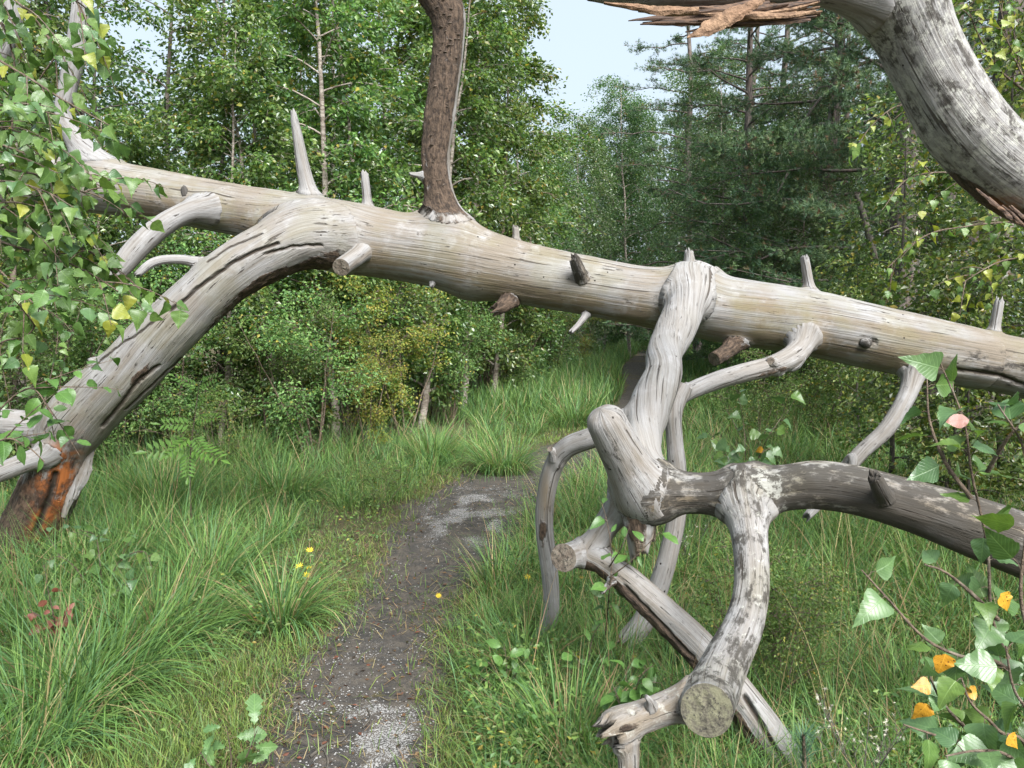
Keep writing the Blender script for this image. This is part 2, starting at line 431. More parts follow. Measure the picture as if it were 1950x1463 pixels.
# ------------------------------------------------------------------ dead wood: tubes on one blended surface
class Tube: pass
TUBES = []
def tube(name, pts, ring=40, step=.016, parent=None, k=None, end='round', start='none', nseed=1, lump=.05, label=None, twist=.6, absr=False, **attr):
    """pts: (px, py, distance, diameter px) or world (x, y, z, radius) when absr"""
    t = Tube(); t.name = name; t.label = label
    if absr: q = np.array(pts, float)
    else: q = np.array([[*P(a, b, d), w/2/F_PX*d] for a, b, d, w in pts])
    c = cr(q, 24)
    s = np.concatenate([[0], np.cumsum(np.linalg.norm(np.diff(c[:, :3], axis=0), axis=1))])
    n = max(4, int(s[-1]/(step*1.25))); ss = np.linspace(0, s[-1], n+1)
    t.C = np.stack([np.interp(ss, s, c[:, k_]) for k_ in range(3)], 1); t.R = np.maximum(np.interp(ss, s, c[:, 3]), .002)
    t.S = ss; t.ring = ring; t.parent = parent; t.k = k; t.end = end; t.start = start; t.seed = nseed; t.lump = lump; t.attr = attr; t.twist = twist
    t.kids = []
    if parent is not None: parent.kids.append(t)
    TUBES.append(t); return t

def sd(t, v):
    m = max(1, int(len(t.C)/70)); idx = np.unique(np.append(np.arange(0, len(t.C), m), len(t.C)-1))
    C, R = t.C[idx], t.R[idx]; best = np.full(len(v), 1e9)
    pad = R.max()+.3; inb = np.all((C > v.min(0)-pad) & (C < v.max(0)+pad), axis=1)
    for i in range(len(C)-1):
        if not (inb[i] or inb[i+1]): continue
        a = C[i]; ab = C[i+1]-a; w = v-a
        u = np.clip(w@ab/(ab@ab), 0, 1)
        best = np.minimum(best, np.linalg.norm(w-u[:, None]*ab, axis=1)-(R[i]+u*(R[i+1]-R[i])))
    return best

def smin(a, b, k):
    h = np.maximum(k-np.abs(a-b), 0)/k
    return np.minimum(a, b)-h*h*h*k/6.0*1.5

def project(v, me_t, other, k, hw):
    """push vertices of me_t onto the smooth union of me_t and other"""
    pad = other.R.max()+k; pre = np.where(np.all((v > other.C.min(0)-pad) & (v < other.C.max(0)+pad), axis=1))[0]
    if len(pre) == 0: return v
    do = sd(other, v[pre])
    idx = pre[(do > -.10*k) & (do < k)]
    if len(idx) == 0: return v
    p = v[idx].copy()
    f = lambda q: smin(sd(me_t, q), sd(other, q), k)
    for it in range(3):
        d0 = f(p); e = 1e-3
        gr = np.stack([f(p+np.eye(3)[a]*e)-d0 for a in range(3)], 1)/e
        gr /= np.maximum(np.linalg.norm(gr, axis=1, keepdims=True), 1e-6)
        dd = np.where(d0 < 0, d0, 0)
        p -= gr*np.clip(dd, -.05, 0)[:, None]
    hw[idx] = np.maximum(hw[idx], np.maximum(k-np.abs(sd(me_t, p)-sd(other, p)), 0)/k)
    v[idx] = p; return v

ATTRS = ('tan', 'algae', 'dark', 'pale', 'bark', 'rot', 'crack')
def near_poly(px, py, poly):
    best = np.full(len(px), 1e9); pp = np.stack([px, py], 1)
    for a, b in zip(poly[:-1], poly[1:]):
        a = np.array(a, float); ab = np.array(b, float)-a
        u = np.clip((pp-a)@ab/(ab@ab), 0, 1); best = np.minimum(best, np.linalg.norm(pp-a-u[:, None]*ab, axis=1))
    return best

def finish(t, root):
    n, m = len(t.C), t.ring
    T = np.gradient(t.C, axis=0); T /= np.linalg.norm(T, axis=1, keepdims=True)
    N = np.zeros_like(T); v0 = np.array([0, -1.0, .2]); v0 -= T[0]*(v0@T[0])
    if np.linalg.norm(v0) < .2: v0 = np.array([1.0, 0, 0]); v0 -= T[0]*(v0@T[0])
    N[0] = v0/np.linalg.norm(v0)
    for i in range(1, n):
        w = N[i-1]-T[i]*(N[i-1]@T[i]); N[i] = w/np.linalg.norm(w)
    B = np.cross(T, N)
    th = np.linspace(0, 2*np.pi, m, endpoint=False); ct, st = np.cos(th), np.sin(th)
    R = t.R.copy(); C = t.C.copy()
    if t.end == 'round':                       # round off the tip
        L = t.S[-1]; rr = t.R[-1]; z = np.clip((t.S-(L-rr*.9))/(rr*.9), 0, .999); R = R*np.sqrt(1-z**2.4)
    off = N[:, None]*ct[None, :, None]+B[:, None]*st[None, :, None]
    V = C[:, None]+off*R[:, None, None]
    if t.end == 'broken':                      # jagged fibres at the tip
        L = t.S[-1]; j = fbm(np.stack([ct*3.1+t.seed*7, st*3.1, 0*ct], 1), t.seed+40, 3)
        z = np.clip((t.S-(L-t.R[-1]*2.4))/(t.R[-1]*2.4), 0, 1)
        V = V+T[:, None]*(z[:, None]**2*(j[None]-.45)*t.R[-1]*3.6)[..., None]
        V = V-off*(R[:, None]*z[:, None]**2*.35*(j[None] > .5))[..., None]
    V = V.reshape(-1, 3)
    Ss = np.repeat(t.S, m); TH = np.tile(th, n); RR = np.repeat(t.R, m)
    nrm = off.reshape(-1, 3)
    hw = np.zeros(len(V))
    if t.parent is not None: V = project(V, t, t.parent, t.k, hw)
    hp = hw.copy()
    for c_ in t.kids: V = project(V, t, c_, c_.k, hw)
    # lumps and grain ridges, real relief
    tw = TH+Ss*t.twist
    gv = np.stack([Ss, RR*np.cos(tw), RR*np.sin(tw)], 1)
    lum = fbm(np.stack([Ss*2.6, np.cos(TH)*1.1, np.sin(TH)*1.1], 1)+t.seed*5.3, t.seed, 3)-.5
    lum2 = fbm(np.stack([Ss*9, np.cos(TH)*2.2, np.sin(TH)*2.2], 1)+t.seed*2.3, t.seed+9, 2)-.5
    rid = fbm(np.stack([Ss*1.3, gv[:, 1]*20, gv[:, 2]*20], 1), t.seed+3, 2)-.5
    disp = RR*(lum*t.lump*2+lum2*t.lump*.7)+rid*np.minimum(.009, RR*.12)
    disp *= 1-.9*np.clip(hw*1.6, 0, 1)
    if t.parent is not None: disp += .0025*np.clip(hp*2, 0, 1)
    brk = fbm(np.stack([Ss*30, gv[:, 1]*60, gv[:, 2]*60], 1), t.seed+70, 3)-.5
    A = {a: np.zeros(len(V)) for a in ATTRS}
    px, py, dd = to_px(V)
    facing = np.einsum('ij,ij->i', nrm, EYE-V) > 0
    for a in ATTRS:
        val = t.attr.get(a)
        if val is not None: A[a] += val
    if 'bark_dir' in t.attr:
        d_ = np.array(t.attr['bark_dir'][:3]); A['bark'] += t.attr['bark_dir'][3]*np.clip((nrm@(d_/np.linalg.norm(d_))-t.attr['bark_dir'][4])*3, 0, 1)
    for (cx, cy, rx, ry, ang, a, val) in t.attr.get('patches', []):
        ca, sa = math.cos(math.radians(ang)), math.sin(math.radians(ang))
        u = ((px-cx)*ca+(py-cy)*sa)/rx; w = (-(px-cx)*sa+(py-cy)*ca)/ry
        e = np.exp(-(u*u+w*w)**1.5); A[a] += val*e*facing
    A['bark'] *= 1-np.clip(hp*1.3-.95, 0, 1)
    disp += np.clip(A['bark']-.25, 0, .4)*brk*.05
    for poly, wd, dep in t.attr.get('cracks', []):
        jit = (fbm(np.stack([Ss*14, TH*0, TH*0+t.seed], 1), 77, 3)-.5)*7
        q = near_poly(px, py+jit, poly); c_ = np.clip(1-q/wd, 0, 1)*facing
        disp -= c_*dep; A['crack'] = np.maximum(A['crack'], np.clip(c_*1.6, 0, 1))
    V = V+nrm*disp[:, None]
    for c_ in t.kids:                          # never bury a child in its parent's relief
        pass
    faces = []
    i0 = np.arange(n*m).reshape(n, m); i1 = np.roll(i0, -1, axis=1)
    faces.append(np.stack([i0[:-1], i1[:-1], i1[1:], i0[1:]], -1).reshape(-1, 4))
    extra = []; tri = []
    gl = [gv]
    def cap(ring_idx, ci, depth, fl):
        idx = len(V)+len(extra); p = V[ring_idx].mean(0)+T[ci]*depth
        extra.append(p); gl.append(np.array([[t.S[ci], 0, 0]]))
        for a in range(m):
            b_ = (a+1) % m
            tri.append((ring_idx[b_], ring_idx[a], idx) if fl else (ring_idx[a], ring_idx[b_], idx))
    cap(i0[-1], -1, 0.0 if t.end != 'broken' else -t.R[-1]*.6, False)
    if t.start == 'cap': cap(i0[0], 0, 0.0, True)
    if extra: V = np.vstack([V, np.array(extra)])
    for a in ATTRS: A[a] = np.concatenate([A[a], np.full(len(extra), A[a][-m:].mean())])
    A['grain'] = np.vstack(gl)
    faces.append(np.array(tri))
    o = add(t.name, build_mesh(t.name, V-np.array(root.location), faces, M['wood'], attrs=A), root)
    if t.label: o['label'] = t.label
    if t.end in ('cut', 'cut_dark'):
        rr = t.R[-1]; vs_ = [[0, 0, .004]]; fs = []; K = 5
        for k_ in range(1, K+1):
            for a in range(m):
                r_ = rr*k_/K*1.0
                vs_.append([ct[a]*r_, st[a]*r_, .004+(vnoise(np.array([[ct[a]*k_*2, st[a]*k_*2, t.seed]]), 3)[0]-.5)*rr*.12*(k_ < K)])
        vs_ = np.array(vs_)
        q4 = []; t3 = [(0, 1+a, 1+(a+1) % m) for a in range(m)]
        for k_ in range(K-1):
            for a in range(m):
                b_ = (a+1) % m; q4.append((1+k_*m+a, 1+(k_+1)*m+a, 1+(k_+1)*m+b_, 1+k_*m+b_))
        ringv = V[i0[-1]]
        me = build_mesh('cut_face', vs_, [np.array(t3), np.array(q4)], M['cut' if t.end == 'cut' else 'cut_dark'])
        c_ = add('cut_face', me, o)
        mw = Matrix(((N[-1][0], B[-1][0], T[-1][0], C[-1][0]-root.location[0]), (N[-1][1], B[-1][1], T[-1][1], C[-1][1]-root.location[1]), (N[-1][2], B[-1][2], T[-1][2], C[-1][2]-root.location[2]), (0, 0, 0, 1)))
        c_.matrix_local = mw
    return o

# ---- the fallen tree
tr_pts = [(6.6, 3.5, .36, .30), (5.6, 3.75, .62, .245), (4.4, 3.98, .93, .215)]
tp = [(1950, 702, 4.30, 112), (1850, 682, 4.32, 116), (1700, 651, 4.36, 122), (1550, 617, 4.40, 124), (1400, 594, 4.44, 126), (1300, 575, 4.46, 122), (1200, 560, 4.48, 112), (1100, 541, 4.50, 112), (1000, 522, 4.52, 118),
      (850, 487, 4.56, 128), (700, 457, 4.60, 122), (560, 422, 4.66, 106), (400, 391, 4.74, 96), (200, 357, 4.84, 99), (60, 352, 4.94, 100), (-120, 362, 5.06, 96), (-420, 372, 5.3, 80)]
trunk = tube('trunk', tr_pts+[(*P(a, b, d), w/2/F_PX*d) for a, b, d, w in tp], ring=88, step=.014, absr=True, start='cap', end='broken', nseed=1, lump=.035, tan=.75, algae=.45, twist=.25, dark=-.07,
     patches=[(1450, 600, 300, 40, 8, 'algae', .25), (560, 500, 110, 30, -18, 'bark', .4), (1900, 700, 120, 40, 10, 'dark', .2), (300, 390, 180, 28, 10, 'algae', .7), (850, 475, 60, 24, 20, 'bark', .22), (790, 440, 50, 10, 15, 'bark', .3),
              (1000, 565, 260, 22, 12, 'tan', .6), (760, 500, 200, 22, 14, 'tan', .6), (1250, 605, 200, 20, 10, 'tan', .7), (1600, 660, 260, 22, 12, 'tan', .7), (1500, 600, 300, 26, 9, 'tan', .35), (420, 420, 220, 22, 10, 'tan', .7), (1300, 640, 500, 14, 11, 'bark', .12), (1250, 610, 60, 30, 60, 'dark', .12)],
     cracks=[([(1640, 655), (1665, 650)], 6, .012), ([(1820, 704), (1900, 716), (1948, 730)], 4.5, .012)])
limb_l = tube('limb', [(790, 482, 4.62, 30), (710, 466, 4.59, 74), (640, 456, 4.53, 100), (575, 456, 4.48, 111), (500, 487, 4.43, 106), (432, 528, 4.41, 103), (366, 585, 4.42, 104), (300, 648, 4.45, 108), (242, 710, 4.49, 112), (190, 757, 4.54, 115), (148, 800, 4.58, 117), (122, 850, 4.63, 100), (100, 915, 4.68, 104), (70, 985, 4.73, 106), (28, 1055, 4.78, 104), (-20, 1130, 4.84, 110)],
     ring=128, step=.010, parent=trunk, k=.20, nseed=2, lump=.045, tan=.5, algae=.4, twist=.5, dark=-.09, label='grey leaning limb with long cracks, rotten orange near the ground',
     patches=[(590, 510, 130, 26, -22, 'bark', .55), (440, 590, 130, 22, -42, 'bark', .42), (50, 1010, 130, 150, 0, 'bark', .56), (110, 905, 42, 70, 25, 'rot', 1.2), (85, 985, 26, 90, 25, 'rot', 1.1), (330, 620, 26, 10, -40, 'bark', .4), (285, 690, 60, 16, -40, 'bark', .28), (215, 800, 90, 22, -45, 'bark', .3), (40, 1020, 60, 70, 30, 'dark', .18), (210, 680, 70, 30, -45, 'algae', .4), (130, 960, 40, 70, 30, 'dark', .2), (265, 720, 30, 14, -40, 'bark', .3)],
     cracks=[([(322, 592), (380, 548), (440, 503), (482, 480), (530, 464)], 4.0, .018), ([(505, 484), (560, 470), (612, 467)], 3.2, .012), ([(196, 812), (232, 768), (262, 728), (302, 698)], 5, .015), ([(175, 700), (240, 650), (300, 610)], 2.5, .005), ([(395, 500), (440, 470), (500, 445)], 2.2, .004),
             ([(70, 1010), (95, 950), (105, 905)], 9, .03), ([(150, 905), (128, 985)], 5, .012), ([(240, 780), (300, 725), (345, 680)], 3, .006)])
limb_v = tube('limb', [(900, 520, 4.58, 60), (872, 470, 4.55, 58), (850, 415, 4.52, 54), (834, 350, 4.49, 52), (830, 290, 4.47, 53), (838, 220, 4.45, 57), (848, 140, 4.43, 58), (855, 75, 4.41, 60), (850, 22, 4.39, 70), (815, -30, 4.37, 70), (760, -75, 4.34, 64), (700, -110, 4.3, 56)],
     ring=72, step=.010, parent=trunk, k=.24, nseed=3, lump=.06, tan=.6, label='dark upright limb still wearing flaky brown bark', bark_dir=(-.75, -1, .1, .52, -.45), end='broken')
limb_a = tube('limb', [(1330, 530, 4.46, 62), (1316, 545, 4.40, 72), (1306, 580, 4.22, 71), (1285, 632, 4.0, 74), (1266, 672, 3.82, 67), (1264, 716, 3.62, 70), (1240, 768, 3.38, 78), (1222, 820, 3.18, 80), (1220, 870, 3.02, 84), (1226, 925, 2.90, 92)],
     ring=72, step=.010, parent=trunk, k=.16, nseed=4, lump=.085, tan=.25, algae=.1, twist=1.8, dark=-.12, label='twisted silvery limb reaching forward from the trunk')
limb_r = tube('limb', [(1196, 925, 2.93, 60), (1232, 935, 2.89, 92), (1300, 938, 2.85, 78), (1400, 940, 2.79, 84), (1500, 928, 2.72, 86), (1560, 924, 2.68, 92), (1640, 937, 2.62, 94), (1740, 966, 2.56, 100), (1850, 1003, 2.50, 116), (1950, 1040, 2.46, 124), (2100, 1095, 2.46, 136), (2350, 1120, 2.7, 140), (2500, 1040, 3.1, 140), (2560, 950, 3.6, 134), (2570, 880, 4.05, 120)],
     ring=80, step=.011, parent=limb_a, k=.12, nseed=5, lump=.06, tan=.85, algae=.5, twist=.4, dark=.235, pale=.10, label='dark mottled low limb coming in from the right', patches=[(1300, 950, 90, 40, 0, 'tan', .8), (1460, 930, 60, 40, 60, 'pale', .25), (1700, 970, 120, 26, 15, 'dark', .2), (1880, 1060, 120, 40, 20, 'dark', .22)])
stub_r = tube('branch_stub', [(1235, 950, 2.90, 88), (1212, 915, 2.85, 92), (1182, 860, 2.78, 82), (1160, 815, 2.73, 76), (1143, 778, 2.70, 72)], ring=64, step=.009, parent=limb_r, k=.11, nseed=6, lump=.05, tan=.6, dark=.06, pale=.12, end='round', label='thick stub with a rounded weathered tip')
limb_d = tube('limb', [(1420, 915, 2.80, 62), (1420, 960, 2.74, 78), (1426, 1010, 2.66, 70), (1431, 1065, 2.57, 65), (1430, 1130, 2.47, 65), (1414, 1195, 2.37, 72), (1387, 1250, 2.29, 82), (1366, 1296, 2.21, 90), (1352, 1332, 2.11, 94), (1346, 1352, 1.99, 97)], ring=72, step=.009, parent=limb_r, k=.11, nseed=7, lump=.06, tan=.2, algae=.4, pale=.22, dark=.135, end='cut', label='curved descending limb ending in a lichened saw cut')
br_k = tube('branch', [(1360, 1320, 2.18, 60), (1300, 1338, 2.12, 62), (1245, 1357, 2.08, 57), (1205, 1372, 2.06, 62), (1178, 1384, 2.05, 72), (1162, 1392, 2.04, 66)], ring=48, step=.008, parent=limb_d, k=.06, nseed=8, lump=.13, tan=.9, pale=.25, end='broken', patches=[(1230, 1375, 60, 14, -20, 'bark', .3), (1185, 1390, 30, 30, 0, 'bark', .22)], label='crooked blunt branch below the saw cut')
br_k2 = tube('branch', [(1192, 1380, 2.06, 52), (1190, 1412, 2.05, 50), (1196, 1450, 2.05, 40), (1192, 1560, 2.07, 38), (1170, 1700, 2.12, 36), (1160, 1830, 2.14, 30)], ring=40, step=.009, parent=br_k, k=.03, nseed=58, lump=.12, tan=.7, pale=.25, label='thin branch dropping to the ground from the blunt one')
br_e = tube('branch', [(1205, 940, 2.96, 66), (1178, 970, 2.99, 56), (1140, 1022, 3.02, 46), (1122, 1052, 3.02, 46), (1150, 1072, 2.99, 48), (1200, 1110, 2.95, 54), (1270, 1175, 2.88, 62), (1335, 1240, 2.82, 66), (1420, 1345, 2.76, 70), (1485, 1440, 2.74, 80), (1530, 1520, 2.72, 84)], ring=60, step=.009, parent=limb_r, k=.10, nseed=9, lump=.07, tan=.5, twist=.3, label='branch crossing down to the ground behind the saw cut limb',
     bark_dir=(-.6, -.3, -.8, .55, .35), patches=[(1250, 1195, 110, 20, 43, 'bark', .25)], cracks=[([(1420, 1330), (1460, 1400), (1500, 1465)], 6, .02), ([(1190, 1115), (1260, 1190), (1320, 1250)], 4, .012)])
st_e = tube('branch_stub', [(1135, 1050, 3.03, 44), (1110, 1052, 3.03, 40), (1088, 1057, 3.0, 46), (1074, 1062, 2.95, 54)], ring=40, step=.007, parent=br_e, k=.07, nseed=10, end='cut_dark', lump=.04, tan=.3, label='short sawn stub with a dark cut end')
br_red = tube('branch_stub', [(1220, 950, 2.9, 70), (1217, 990, 2.9, 60), (1219, 1034, 2.9, 58)], ring=40, step=.008, parent=limb_r, k=.08, nseed=11, end='broken', bark=.42, tan=1, label='reddish broken stub under the fork')
br_f = tube('branch', [(1230, 800, 3.28, 50), (1180, 815, 3.26, 44), (1128, 834, 3.30, 40), (1082, 852, 3.36, 38), (1055, 885, 3.42, 36), (1040, 940, 3.48, 34), (1036, 1000, 3.53, 33), (1044, 1070, 3.58, 32), (1049, 1130, 3.62, 31), (1048, 1175, 3.65, 30), (1030, 1212, 3.68, 27), (1005, 1238, 3.72, 22), (985, 1262, 3.75, 16)], ring=44, step=.009, parent=limb_a, k=.08, nseed=12, lump=.09, tan=.15, patches=[(1035, 1000, 12, 70, 0, 'bark', .4), (1040, 960, 10, 60, 0, 'tan', .8)], label='thin bowed branch bending down to the grass')
br_h = tube('branch', [(1530, 605, 4.4, 60), (1532, 632, 4.3, 50), (1520, 668, 4.2, 44), (1478, 694, 4.1, 40), (1400, 714, 3.95, 37), (1340, 734, 3.82, 35), (1296, 756, 3.72, 32), (1270, 790, 3.66, 26)], ring=44, step=.009, parent=trunk, k=.10, nseed=13, lump=.08, tan=.3, end='broken', patches=[(1470, 708, 60, 10, -15, 'bark', .45)], label='pale elbow branch running forward under the trunk')
br_g = tube('branch', [(1300, 735, 3.70, 26), (1283, 775, 3.66, 30), (1285, 840, 3.66, 33), (1290, 900, 3.66, 36), (1289, 980, 3.66, 36), (1272, 1060, 3.66, 38), (1250, 1130, 3.66, 42), (1226, 1182, 3.64, 44), (1196, 1222, 3.62, 46)], ring=44, step=.009, parent=br_h, k=.05, nseed=14, lump=.07, tan=.25, end='broken', label='pale prop branch standing behind the fork')
br_i = tube('branch', [(1745, 675, 4.34, 46), (1742, 705, 4.26, 40), (1726, 755, 4.2, 33), (1690, 815, 4.12, 30), (1640, 862, 4.05, 28), (1602, 905, 4.0, 30), (1570, 945, 3.96, 22), (1536, 985, 3.93, 18)], ring=40, step=.009, parent=trunk, k=.09, nseed=15, lump=.07, tan=.3, end='broken', label='pale branch hanging down from the right of the trunk')
br_b = tube('branch', [(450, 395, 4.70, 44), (410, 398, 4.62, 46), (360, 404, 4.56, 40), (310, 430, 4.5, 41), (262, 472, 4.45, 42), (225, 515, 4.41, 36), (200, 540, 4.39, 20)], ring=48, step=.009, parent=trunk, k=.10, nseed=16, lump=.05, tan=.2, end='broken', label='pale drooping branch at the left of the trunk')
br_c = tube('branch', [(405, 520, 4.40, 24), (378, 500, 4.38, 19), (330, 494, 4.34, 17), (292, 500, 4.3, 17), (262, 522, 4.28, 14)], ring=28, step=.008, parent=limb_l, k=.05, nseed=17, lump=.08, tan=.1, end='broken')
limb_u = tube('limb', [(4.55, 3.95, .92, .16), (4.0, 3.75, 1.0, .155), (3.2, 3.3, 1.25, .145), *[(*P(a, b, d), w/2/F_PX*d) for a, b, d, w in [(2180, 405, 2.75, 146), (2050, 385, 2.62, 146), (1940, 335, 2.52, 146), (1850, 255, 2.46, 146), (1785, 155, 2.42, 138), (1740, 60, 2.38, 138), (1705, -40, 2.34, 140), (1690, -160, 2.3, 130), (1740, -330, 2.26, 120)]]],
     ring=88, step=.012, absr=True, parent=trunk, k=.2, nseed=18, lump=.05, tan=.1, algae=.08, twist=.5, dark=.12, pale=.30, end='broken', label='thick mottled grey limb arching over the top right', patches=[(1860, 370, 120, 26, 35, 'bark', .5), (1930, 400, 60, 26, 15, 'rot', .8), (1830, 330, 100, 24, 45, 'algae', .8), (1700, 60, 60, 60, 0, 'dark', .06)])
br_t = tube('limb', [(1720, 10, 2.36, 90), (1640, -8, 2.33, 80), (1560, -28, 2.30, 74), (1460, -36, 2.27, 84), (1330, -30, 2.25, 88), (1220, -22, 2.24, 70), (1120, -12, 2.23, 26)], ring=56, step=.009, parent=limb_u, k=.12, nseed=19, lump=.06, tan=.3, pale=.2, end='broken', label='snapped overhead limb with torn brown splinters')
wht = tube('limb', [(240, 360, 4.86, 60), (200, 325, 4.83, 56), (150, 275, 4.8, 42), (120, 220, 4.77, 30), (128, 170, 4.75, 32), (142, 110, 4.72, 36), (152, 50, 4.7, 38), (156, 0, 4.68, 36), (150, -80, 4.66, 30)], ring=44, step=.011, parent=trunk, k=.10, nseed=20, lump=.12, tan=0, pale=.1, dark=-.2, end='broken', label='bleached white upright limb at the far left')
wht2 = tube('limb', [(-40, 352, 5.0, 60), (-60, 250, 4.96, 48), (-20, 140, 4.92, 42), (18, 60, 4.88, 36), (24, 0, 4.85, 32), (20, -90, 4.82, 28)], ring=40, step=.012, parent=trunk, k=.1, nseed=21, lump=.1, tan=0, pale=.1, dark=-.2, end='broken')
sl1 = tube('branch_stub', [(148, 815, 4.6, 60), (95, 862, 4.5, 44), (50, 880, 4.44, 38), (0, 900, 4.38, 36), (-60, 925, 4.32, 30)], ring=40, step=.010, parent=limb_l, k=.06, nseed=22, tan=.2, end='broken')
sl2 = tube('branch_stub', [(160, 800, 4.6, 80), (90, 815, 4.66, 62), (20, 808, 4.7, 56), (-60, 800, 4.74, 46)], ring=40, step=.010, parent=limb_l, k=.08, nseed=23, tan=.4, end='broken')
stubs = [  # pts, end, kwargs
    ([(598, 412, 4.64, 34), (592, 378, 4.62, 30), (580, 330, 4.6, 26), (568, 265, 4.57, 20), (558, 214, 4.55, 12)], 'broken', trunk, dict(tan=.2, k=.10, label='tall pale spike of a broken branch')),
    ([(704, 420, 4.6, 22), (700, 388, 4.59, 18), (694, 330, 4.57, 15)], 'broken', trunk, dict(tan=.2, k=.05)),
    ([(700, 470, 4.5, 40), (680, 488, 4.36, 36), (662, 500, 4.26, 34), (650, 509, 4.18, 34)], 'cut_dark', trunk, dict(tan=.5, k=.05)),
    ([(984, 500, 4.5, 16), (984, 470, 4.48, 14), (982, 432, 4.46, 12)], 'broken', trunk, dict(tan=.4, k=.02)),
    ([(1112, 545, 4.44, 30), (1106, 525, 4.32, 27), (1094, 492, 4.22, 22)], 'broken', trunk, dict(tan=.8, dark=.2, k=.03)),
    ([(1316, 540, 4.46, 40), (1314, 510, 4.42, 26), (1312, 478, 4.40, 16)], 'broken', trunk, dict(tan=.5, k=.07)),
    ([(1548, 580, 4.42, 26), (1542, 550, 4.4, 20), (1532, 492, 4.38, 17)], 'broken', trunk, dict(tan=.5, k=.05)),
    ([(1888, 660, 4.34, 26), (1893, 628, 4.33, 20), (1903, 574, 4.31, 17)], 'broken', trunk, dict(tan=.2, k=.05)),
    ([(826, 530, 4.5, 12), (822, 546, 4.46, 9)], 'broken', trunk, dict(tan=.1, k=.02)),
    ([(975, 570, 4.46, 36), (958, 582, 4.42, 30), (944, 590, 4.40, 26)], 'broken', trunk, dict(bark=.5, k=.03)),
    ([(1118, 598, 4.44, 16), (1102, 618, 4.40, 12), (1086, 634, 4.37, 10)], 'broken', trunk, dict(tan=.1, k=.03)),
    ([(1412, 645, 4.4, 40), (1385, 668, 4.32, 30), (1360, 684, 4.26, 27)], 'cut_dark', trunk, dict(bark=.5, k=.05)),
    ([(362, 395, 4.68, 16), (356, 378, 4.62, 13), (350, 358, 4.6, 8)], 'broken', trunk, dict(dark=.5, k=.02)),
    ([(830, 345, 4.49, 30), (805, 336, 4.46, 14), (780, 331, 4.44, 8)], 'broken', limb_v, dict(bark=.2, k=.04)),
    ([(1690, 960, 2.58, 34), (1678, 935, 2.49, 30), (1664, 905, 2.45, 27)], 'broken', limb_r, dict(dark=.35, tan=.8, k=.03)),
    ([(215, 690, 4.5, 26), (190, 690, 4.46, 16), (172, 688, 4.44, 12)], 'broken', limb_l, dict(tan=.2, k=.03)),
    ([(1480, 705, 4.12, 26), (1473, 692, 4.04, 18), (1468, 688, 4.0, 15)], 'cut_dark', br_h, dict(tan=.3, k=.02)),
    ([(1490, 690, 4.14, 26), (1512, 698, 4.16, 18), (1530, 680, 4.14, 8)], 'broken', br_h, dict(bark=.3, k=.02)),
    ([(1602, 902, 4.0, 22), (1622, 872, 3.95, 20), (1624, 890, 3.92, 16)], 'broken', br_i, dict(tan=.2, k=.02)),
    ([(1240, 1355, 2.06, 22), (1238, 1336, 2.03, 14), (1230, 1326, 2.02, 8)], 'broken', br_k, dict(tan=.4, k=.02)),
    ([(1060, 880, 3.4, 26), (1052, 862, 3.36, 15), (1048, 856, 3.34, 11)], 'cut_dark', br_f, dict(tan=.2, k=.02)),
    ([(1170, 1100, 2.94, 20), (1155, 1118, 2.9, 10), (1146, 1130, 2.88, 6)], 'broken', br_e, dict(bark=.4, k=.02)),
    ([(1640, 646, 4.26, 22), (1652, 656, 4.18, 14)], 'round', trunk, dict(tan=.4, dark=.2, k=.03)),
]
for i, (pts, end, par, kw) in enumerate(stubs):
    lb = kw.pop('label', None)
    tube('branch_stub', pts, ring=28, step=.007, parent=par, end=end, nseed=30+i, lump=.10, label=lb, **kw)
dead = empty('fallen_pine', G(2500, 900), 'long dead silvery pine fallen across the path, bare limbs propping it up', 'fallen tree')
OBJ = {}
for t_ in TUBES: OBJ[id(t_)] = finish(t_, dead)
rootl = np.array(dead.location)

def splinter(pts, w, th, name='splinter', mat='splinter', parent=dead):
    """thin torn slab along a polyline: pts world, w widths, th thickness"""
    c = cr(np.array(pts, float), 6); n = len(c); W = np.interp(np.linspace(0, 1, n), np.linspace(0, 1, len(w)), w)
    T = np.gradient(c, axis=0); T /= np.linalg.norm(T, axis=1, keepdims=True)
    sd_ = np.cross(T, np.array([.25, -1, .35])); sd_ /= np.linalg.norm(sd_, axis=1, keepdims=True); nn = np.cross(T, sd_)
    prof = np.array([(-1, .2), (-.55, 1), (.1, .7), (.6, 1.1), (1, .1), (.5, -.8), (-.4, -.9)])
    V = []; m = len(prof)
    for i in range(n):
        j = (vnoise(np.stack([np.full(m, i*.8), np.arange(m)*3.7, np.full(m, pts[0][0]*9)], 1), 8)-.5)*.55
        for k_, (a, b_) in enumerate(prof): V.append(c[i]+sd_[i]*(a+j[k_])*W[i]/2+nn[i]*(b_+j[k_])*th/2*min(1, .25+W[i]/max(w)))
    i0 = np.arange(n*m).reshape(n, m); i1 = np.roll(i0, -1, axis=1)
    f = np.stack([i0[:-1], i1[:-1], i1[1:], i0[1:]], -1).reshape(-1, 4)
    V = np.array(V)
    sl = np.concatenate([[0], np.cumsum(np.linalg.norm(np.diff(c, axis=0), axis=1))]); ga = np.tile(prof, (n, 1)); gr = np.stack([np.repeat(sl, m)+pts[0][0]*3, ga[:, 0]*np.repeat(W, m)/2, ga[:, 1]*th/2], 1)
    return add(name, build_mesh(name, V-rootl, f, M[mat], smooth=False, attrs={'grain': gr, 'dark': np.full(len(V), .04), 'tan': np.full(len(V), .6)}), parent)
D = 2.2
def px_m(w, d=D): return w/F_PX*d
